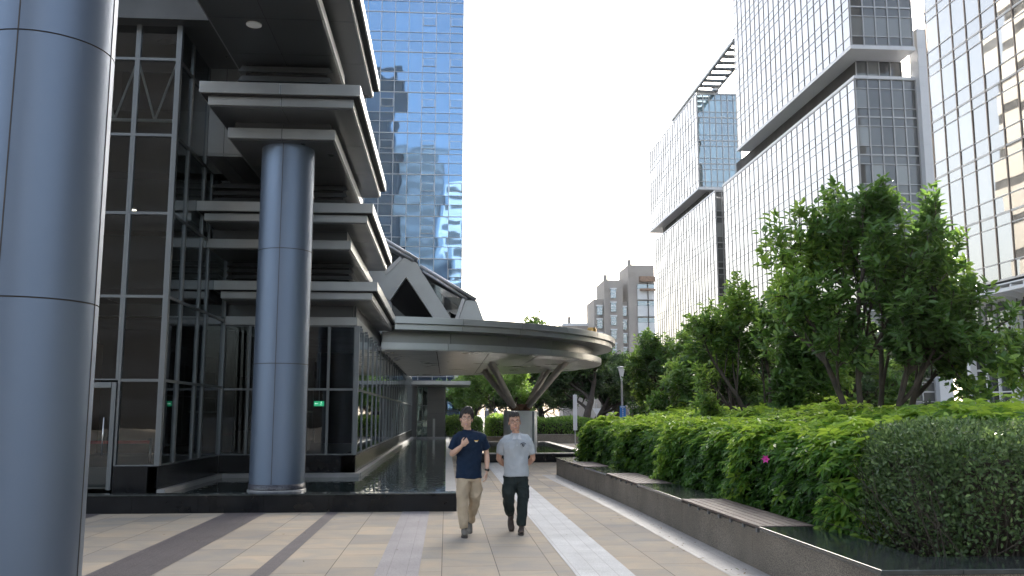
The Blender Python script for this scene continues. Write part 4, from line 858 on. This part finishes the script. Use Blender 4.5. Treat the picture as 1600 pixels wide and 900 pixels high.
def hair(root,c,sc,tilt,m,seed,vol=1,side=1,fringe=.05):
    rot=Matrix.Rotation(tilt,3,'Y'); c=Vector(c); rs=random.Random(seed); b=MB()
    def P(p): return c+rot@Vector(p)*sc
    b.ellipsoid(P((0,.028,.048)),(.083*sc*vol,.090*sc*vol,.079*sc*vol),20,12,0,rot); b.ellipsoid(P((0,.05,.0)),(.078*sc*vol,.066*sc,.08*sc),16,10,0,rot)
    for i in range(260):                                   # locks combed from the parting over the skull
        a=rs.uniform(0,2*math.pi); px0=.028*side; st=Vector((px0+rs.uniform(-.02,.02),rs.uniform(-.06,.05),.122*vol+rs.uniform(-.004,.006)))
        if math.sin(a)<-.3: end=Vector((.066*math.cos(a)*1.1+rs.uniform(-.01,.01),-.092,fringe+rs.uniform(-.012,.015)))
        else: end=Vector((.087*math.cos(a)*vol,.02+.095*math.sin(a),rs.uniform(-.025,.02) if abs(math.cos(a))>.5 else rs.uniform(-.07,-.02)))
        mid=(st+end)/2; md=Vector((mid.x*1.25,mid.y*1.15+(-.01 if math.sin(a)<-.3 else .004),max(mid.z,0)+.045*vol)); 
        pts=[]; 
        for t in (0,.25,.5,.75,1): pts.append(P((1-t)**2*st+2*t*(1-t)*md+t*t*end))
        b.tube(pts,[.004,.008,.009,.007,.0015],5)
    return fused(b,'hair',m,root,.005,1)
def shoe(mb,p,yaw,pitch,L=.27,W=.05):
    """p: heel-ankle point on the sole, toe towards -y"""
    rot=Matrix.Rotation(yaw,3,'Z')@Matrix.Rotation(pitch,3,'X'); p=Vector(p)
    def e(q,r,mi=0): mb.ellipsoid(p+rot@Vector(q),r,16,10,mi,rot)
    e((0,.0,.055),(.042,.05,.055)); e((0,-.07,.045),(.045,.08,.045)); e((0,-.145,.036),(.05,.07,.036)); e((0,-.02,.10),(.043,.052,.05))
def sole(root,p,yaw,pitch,m):
    rot=Matrix.Rotation(yaw,3,'Z')@Matrix.Rotation(pitch,3,'X'); p=Vector(p); b=MB(); o=[]
    for j in range(24):
        a=2*math.pi*j/24; y=-.085+.135*math.cos(a); x=(.047+.008*(-math.cos(a)))*math.sin(a); o.append((x,y))
    vs=[p+rot@Vector((x,y,z)) for z in (0,.024) for x,y in o]; n=24
    b.add(vs,[list(range(n))[::-1],list(range(n,2*n))]+[(i,(i+1)%n,n+(i+1)%n,n+i) for i in range(n)]); return b.build('sole',m,root)
def hand(mb,wrist,dirv,palmn,thumb,curl,sc=1.0,side=1):
    """open or curled hand; dirv = towards fingers, palmn = palm normal, thumb = towards the thumb side"""
    w=Vector(wrist); d=Vector(dirv).normalized(); t=(Vector(thumb)-d*Vector(thumb).dot(d)).normalized(); n=Vector(palmn); n=(n-d*n.dot(d)-t*n.dot(t)).normalized()
    rot=Matrix((t,d,n)).transposed()
    mb.ellipsoid(w+d*.045*sc,(.042*sc,.054*sc,.017*sc),14,10,0,rot); mb.ellipsoid(w+d*.025*sc+t*.018,(.024*sc,.034*sc,.018*sc),12,8,0,rot)
    for i,(off,L) in enumerate(((.032,.070),(.011,.078),(-.011,.073),(-.031,.058))):
        p=w+d*.085*sc+t*off*sc; pts=[w+d*.05*sc+t*off*sc*.9,p]; dd=d.copy(); c=curl*(1+.12*i)
        for f in (.45,.3,.25):
            dd=(dd*math.cos(c)+n*math.sin(c)).normalized(); n2=n; p=p+dd*L*f*sc; pts.append(p); 
            c=c*1.0; d2=dd
            dd=dd
        # progressive bend
        p=pts[1]; pts=pts[:2]; ang=0
        for f in (.45,.3,.25): ang+=c; p=p+(d*math.cos(ang)+n*math.sin(ang))*L*f*sc; pts.append(p)
        mb.tube(pts,[.009*sc,.0095*sc,.0088*sc,.0080*sc,.0068*sc],10); ball(mb,pts[-1],.0068*sc)
    p0=w+d*.02*sc+t*.022*sc; p1=p0+(t*.8+d*.5+n*.2).normalized()*.038*sc; p2=p1+(t*.25+d*.9+n*(.2+curl*.5)).normalized()*.032*sc; p3=p2+(d*.85+n*(.2+curl*.6)-t*.05).normalized()*.026*sc
    mb.tube([p0,p1,p2,p3],[.014*sc,.012*sc,.0102*sc,.008*sc],10); ball(mb,p3,.008*sc)
SK1=skin('skin_tan',(.60,.38,.28)); SK2=skin('skin_warm',(.56,.33,.24)); HAIR=mat('black_hair',(.012,.010,.010),.42,spec=.5,bump=.4,bscale=90)
LIP=mat('lip',(.42,.15,.13),.5); WHT=mat('eye_white',(.7,.68,.65),.3); DRK=mat('iris',(.01,.008,.008),.2); TEE=mat('teeth_white',(.75,.73,.68),.4)
GLS=mat('glasses_rim',(.05,.045,.05),.3,.5)
# ---- walker on the left: navy t-shirt, khaki trousers
A=empty('person',(0,0,0),label='man in navy t-shirt and khaki trousers walking with one hand raised to his chest',cat='person')
b=MB(); hc=(-.05,-.02,1.596)
head(b,hc,1.14,R(4)); limb(b,[(-.02,.02,1.38),(-.035,.012,1.46),(-.05,.0,1.56)],[(.062,.062),(.055,.057),(.054,.056)])
loftz(b,[(0,.02,.80,.15,.10),(0,.02,.95,.155,.105),(0,.015,1.1,.15,.1),(0,.01,1.25,.17,.11),(0,.01,1.33,.155,.10),(-.01,.015,1.41,.08,.065)])
# right arm (viewer's left) bent to the chest
sh=(-.19,.02,1.33); el=(-.262,-.02,1.115); wr=(-.115,-.185,1.232)
limb(b,[(-.12,.02,1.34),sh,((sh[0]+el[0])/2,0,(sh[2]+el[2])/2),el],[.055,.056,.048,.041]); ball(b,el,.042); limb(b,[el,(-.215,-.09,1.145),(-.16,-.145,1.19),wr],[.041,.043,.036,(.027,.024)])
hand(b,wr,(.75,-.12,.62),(.1,.95,.1),(-.45,-.1,.85),.75,1.0)
# left arm hanging with the watch
sh2=(.19,.02,1.33); el2=(.262,.03,1.10); wr2=(.262,-.055,.865)
limb(b,[(.12,.02,1.34),sh2,(.236,.03,1.24),el2],[.055,.056,.048,.041]); limb(b,[el2,(.267,.0,1.01),(.265,-.035,.93),wr2],[.041,.042,.033,(.027,.023)])
hand(b,wr2,(-.10,-.1,-1),(-.9,.2,.05),(-.15,-1,.0),.35,1.0)
# legs under the trousers
limb(b,[(-.085,.02,.9),(-.10,-.06,.50),(-.085,-.10,.1)],[.075,.05,.035]); limb(b,[(.085,.02,.9),(.075,.05,.50),(.02,.33,.17)],[.075,.05,.035])
fused(b,'body',SK1,A,.0055,6)
face(A,hc,1.14,R(4),LIP,DRK,WHT,GLS,HAIR); hair(A,hc,1.15,R(4),HAIR,4,1.14,.9,.060)
NAVY=cloth('navy_cotton',(.010,.022,.048)); KH=cloth('khaki_cotton',(.42,.34,.245))
b=MB(); loftz(b,[(-.01,.02,.775,.205,.135),(-.01,.02,.80,.200,.132),(-.01,.02,.92,.19,.128),(0,.015,1.08,.19,.128),(0,.005,1.22,.198,.135),(0,.005,1.31,.190,.13),(0,.012,1.365,.165,.108,2),(-.008,.014,1.405,.122,.085,2),(-.015,.012,1.44,.078,.066,2)],32)
for s,e_ in ((-1,(-.262,-.012,1.17)),(1,(.262,.03,1.175))): limb(b,[(s*.08,.012,1.355),(s*.15,.014,1.345),(s*.195,.014,1.31),(e_[0]*.90,e_[1]*.7,1.24),e_],[.068,.074,.072,.067,.068],18)
shirt=fused(b,'t_shirt',NAVY,A,.009,5,.020,1,13)
EMB=mat('yellow_print',(.70,.42,.10),.7)
b=MB(); y=-.152; b.plate([(.065,1.30),(.075,1.285),(.12,1.285),(.128,1.305),(.112,1.298),(.085,1.300)],y,y+.02); b.build('chest_print',EMB,None).parent=shirt
b=MB(); b.plate([(.078,1.284),(.118,1.284),(.112,1.276),(.083,1.276)],y,y+.02); b.build('chest_print',M['white'],None).parent=shirt
b=MB(); b.tube([(-.018+.076*math.cos(a),.008+.066*math.sin(a),1.442-.012*max(0,-math.sin(a))) for a in np.linspace(0,2*math.pi,25)],.0065,6,cap=False); b.build('collar_rib',NAVY,None).parent=shirt
b=MB(); loftz(b,[(0,.02,.74,.165,.115),(0,.02,.80,.165,.112),(0,.02,.86,.15,.10),(0,.02,.90,.14,.09)],28)
limb(b,[(-.082,.015,.80),(-.088,-.01,.70),(-.098,-.05,.55),(-.10,-.065,.46),(-.093,-.075,.30),(-.082,-.085,.17),(-.078,-.088,.11)],[(.094,.104),(.095,.104),(.083,.09),(.076,.082),(.075,.08),(.068,.075),(.066,.07)],20)
limb(b,[(.085,.02,.80),(.09,.02,.70),(.088,.02,.55),(.078,.05,.44),(.06,.14,.33),(.038,.25,.235),(.028,.30,.19)],[(.094,.104),(.095,.104),(.083,.088),(.078,.082),(.072,.078),(.064,.07),(.060,.064)],20)
fused(b,'trousers',KH,A,.009,4,.034,2,11)
SH1=mat('olive_suede',(.14,.13,.115),.85,var=.2,vscale=20); SOL=mat('shoe_sole',(.07,.06,.055),.8)
b=MB(); shoe(b,(-.078,-.07,.015),R(4),R(0)); o=fused(b,'shoe',SH1,A,.008,2); sole(o,(-.078,-.07,.0),R(4),0,SOL)
b=MB()
for i in range(5): b.tube([(-.10,-.13-i*.018,.10-i*.007),(-.056,-.13-i*.018,.10-i*.007)],.004,5)
b.build('lace',mat('lace',(.35,.33,.3),.8),None).parent=o
rp=(.026,.375,.098); b=MB(); shoe(b,rp,R(-6),R(38)); o=fused(b,'shoe',SH1,A,.008,2); sole(o,Vector(rp)-Vector((0,-.008,.012)),R(-6),R(38),SOL)
wt=MB(); wt.lathe([(.031,.0),(.033,.004),(.033,.02),(.031,.024)],0,0,24,cap=False); wt.ellipsoid((.0,-.034,.012),(.02,.007,.02),16,8); o=wt.build('wrist_watch',mat('black_rubber',(.012,.012,.013),.4),None); o.parent=A; o.location=(.263,-.046,.885); o.rotation_euler=(R(12),0,R(35))
# ---- walker on the right: grey polo, dark cargo trousers, hands behind his back
B=empty('person',(0,0,0),label='man in light grey polo shirt and dark cargo trousers walking with hands behind his back',cat='person')
b=MB(); hc=(-.03,-.03,1.548)
head(b,hc,1.13,R(-3)); limb(b,[(0,.02,1.33),(-.01,.008,1.42),(-.025,.0,1.51)],[(.062,.062),(.056,.058),(.055,.057)])
loftz(b,[(0,.02,.80,.15,.10),(0,.02,.95,.155,.105),(0,.015,1.08,.15,.1),(0,.01,1.2,.17,.11),(0,.01,1.28,.155,.10),(0,.015,1.36,.08,.065)])
for s in (-1,1):
    el=(s*.268,.075,1.03); wr=(s*.075,.205,.90)
    limb(b,[(s*.12,.02,1.29),(s*.195,.02,1.275),(s*.245,.045,1.18),el],[.055,.056,.049,.042]); ball(b,el,.042); limb(b,[el,(s*.22,.13,.975),(s*.14,.18,.925),wr],[.042,.043,.035,(.027,.024)])
    hand(b,wr,(-s*1,.06,-.25),(0,-1 if s>0 else 1,0),(0,.1,1),.5,.98)
limb(b,[(-.085,.02,.9),(-.105,.0,.48),(-.075,.30,.2)],[.075,.05,.035]); limb(b,[(.085,.02,.9),(.085,-.06,.48),(.075,-.08,.1)],[.075,.05,.035])
fused(b,'body',SK2,B,.0055,6)
face(B,hc,1.13,R(-3),LIP,DRK,WHT,GLS,HAIR); hair(B,hc,1.13,R(-3),mat('dark_hair',(.02,.018,.019),.45,bump=.4,bscale=90),8,1.0,-.5,.068)
GR=cloth('grey_pique',(.42,.45,.485),.10)
b=MB(); loftz(b,[(0,.02,.785,.20,.135),(0,.02,.82,.198,.134),(0,.02,.92,.192,.13),(0,.015,1.06,.19,.128),(0,.005,1.18,.198,.134),(0,.005,1.26,.19,.13),(0,.012,1.315,.165,.108,2),(0,.014,1.355,.122,.085,2),(0,.012,1.39,.078,.066,2)],32)
for s in (-1,1): limb(b,[(s*.08,.012,1.305),(s*.15,.014,1.295),(s*.197,.016,1.255),(s*.23,.035,1.18),(s*.252,.055,1.10)],[.068,.074,.072,.067,.067],18)
polo=fused(b,'polo_shirt',GR,B,.009,5,.019,3,13)
b=MB()
for s in (-1,1): b.add([(s*.010,-.118,1.305),(s*.070,-.112,1.300),(s*.098,-.03,1.352),(s*.072,.04,1.395),(s*.058,.01,1.418),(s*.045,-.05,1.385),(s*.010,-.112,1.318)],[(0,1,2,3,4,5,6) if s>0 else (6,5,4,3,2,1,0)])
o=b.build('collar',mat('collar_grey',(.48,.50,.53),.85),None); o.parent=polo; md=o.modifiers.new('t','SOLIDIFY'); md.thickness=.008
b=MB(); b.box(-.014,.014,-.141,-.12,1.2,1.305); b.build('placket',GR,None).parent=polo
b=MB(); 
for z in (1.285,1.225): b.ellipsoid((0,-.142,z),(.005,.003,.005),8,6)
b.build('button',M['white'],None).parent=polo
CR=mat('navy_print',(.03,.04,.07),.8)
b=MB(); cx0,cz0=.098,1.228
for i in range(9):
    a=math.pi*(.12+.76*i/8); b.box(cx0+.042*math.cos(a)-.0035,cx0+.042*math.cos(a)+.0035,-.150,-.12,cz0+.028*math.sin(a)-.004,cz0+.028*math.sin(a)+.006)
b.plate([(cx0-.018,cz0+.012),(cx0+.018,cz0+.012),(cx0+.015,cz0-.012),(cx0,cz0-.026),(cx0-.015,cz0-.012)],-.150,-.12); o=b.build('chest_emblem',CR,None); o.parent=polo
b=MB(); b.plate([(cx0-.009,cz0+.006),(cx0+.009,cz0+.006),(cx0,cz0-.014)],-.1535,-.1505); b.build('emblem_shield',GR,None).parent=o
b=MB(); loftz(b,[(0,.02,.70,.17,.118),(0,.02,.80,.168,.114),(0,.02,.86,.15,.10),(0,.02,.90,.14,.09)],28)
limb(b,[(-.085,.02,.78),(-.105,.0,.66),(-.122,-.02,.55),(-.118,0,.47),(-.105,.09,.36),(-.088,.20,.28),(-.078,.27,.235)],[(.10,.11),(.105,.115),(.105,.105),(.085,.09),(.075,.082),(.066,.07),(.058,.06)],20)
limb(b,[(.085,.01,.78),(.095,-.02,.66),(.098,-.05,.52),(.092,-.06,.44),(.085,-.065,.28),(.078,-.07,.15),(.076,-.07,.11)],[(.098,.108),(.10,.108),(.088,.095),(.080,.088),(.076,.082),(.070,.075),(.062,.066)],20)
CG=cloth('dark_cargo',(.022,.030,.030),.2); tr=fused(b,'trousers',CG,B,.009,4,.036,5,11)
for s,c in ((-1,(-.178,-.0,.58)),(1,(.158,-.03,.575))):
    b=MB(); b.ellipsoid(c,(.042,.078,.105),16,10); b.box(c[0]-.035,c[0]+.035,c[1]-.07,c[1]+.07,c[2]-.09,c[2]+.07); o=fused(b,'cargo_pocket',CG,None,.009,5,.008,7); o.parent=tr
    b=MB(); b.box(c[0]-.038,c[0]+.038,c[1]-.08,c[1]+.07,c[2]+.06,c[2]+.095); o2=b.build('flap',CG,None,bevel=.012); o2.parent=o
SH2=mat('brown_leather',(.055,.038,.032),.55,var=.2,vscale=20)
b=MB(); shoe(b,(.076,-.055,.015),R(-8),0); o=fused(b,'shoe',SH2,B,.008,2); sole(o,(.076,-.055,0),R(-8),0,SOL)
rp=(-.075,.33,.155); b=MB(); shoe(b,rp,R(10),R(52)); o=fused(b,'shoe',SH2,B,.008,2); sole(o,Vector(rp)-Vector((0,-.01,.01)),R(10),R(52),SOL)
A.location=(.33,12.75,0); B.location=(1.0,12.95,0); A.scale=(.92,1,1); B.scale=(.91,1,1)
# ---------------------------------------------------------------- thin warm haze
hz=bpy.data.materials.new('haze'); hz.use_nodes=True; N,L=nodes(hz); N.remove(N['Principled BSDF'])
v=N.new('ShaderNodeVolumePrincipled'); v.inputs['Color'].default_value=(.93,.95,1,1); v.inputs['Density'].default_value=.00013; v.inputs['Anisotropy'].default_value=.4
L.new(v.outputs[0],N['Material Output'].inputs['Volume'])
b=MB(); b.box(-140,140,-110,320,-1.5,98); b.build('haze',hz,kind='stuff')
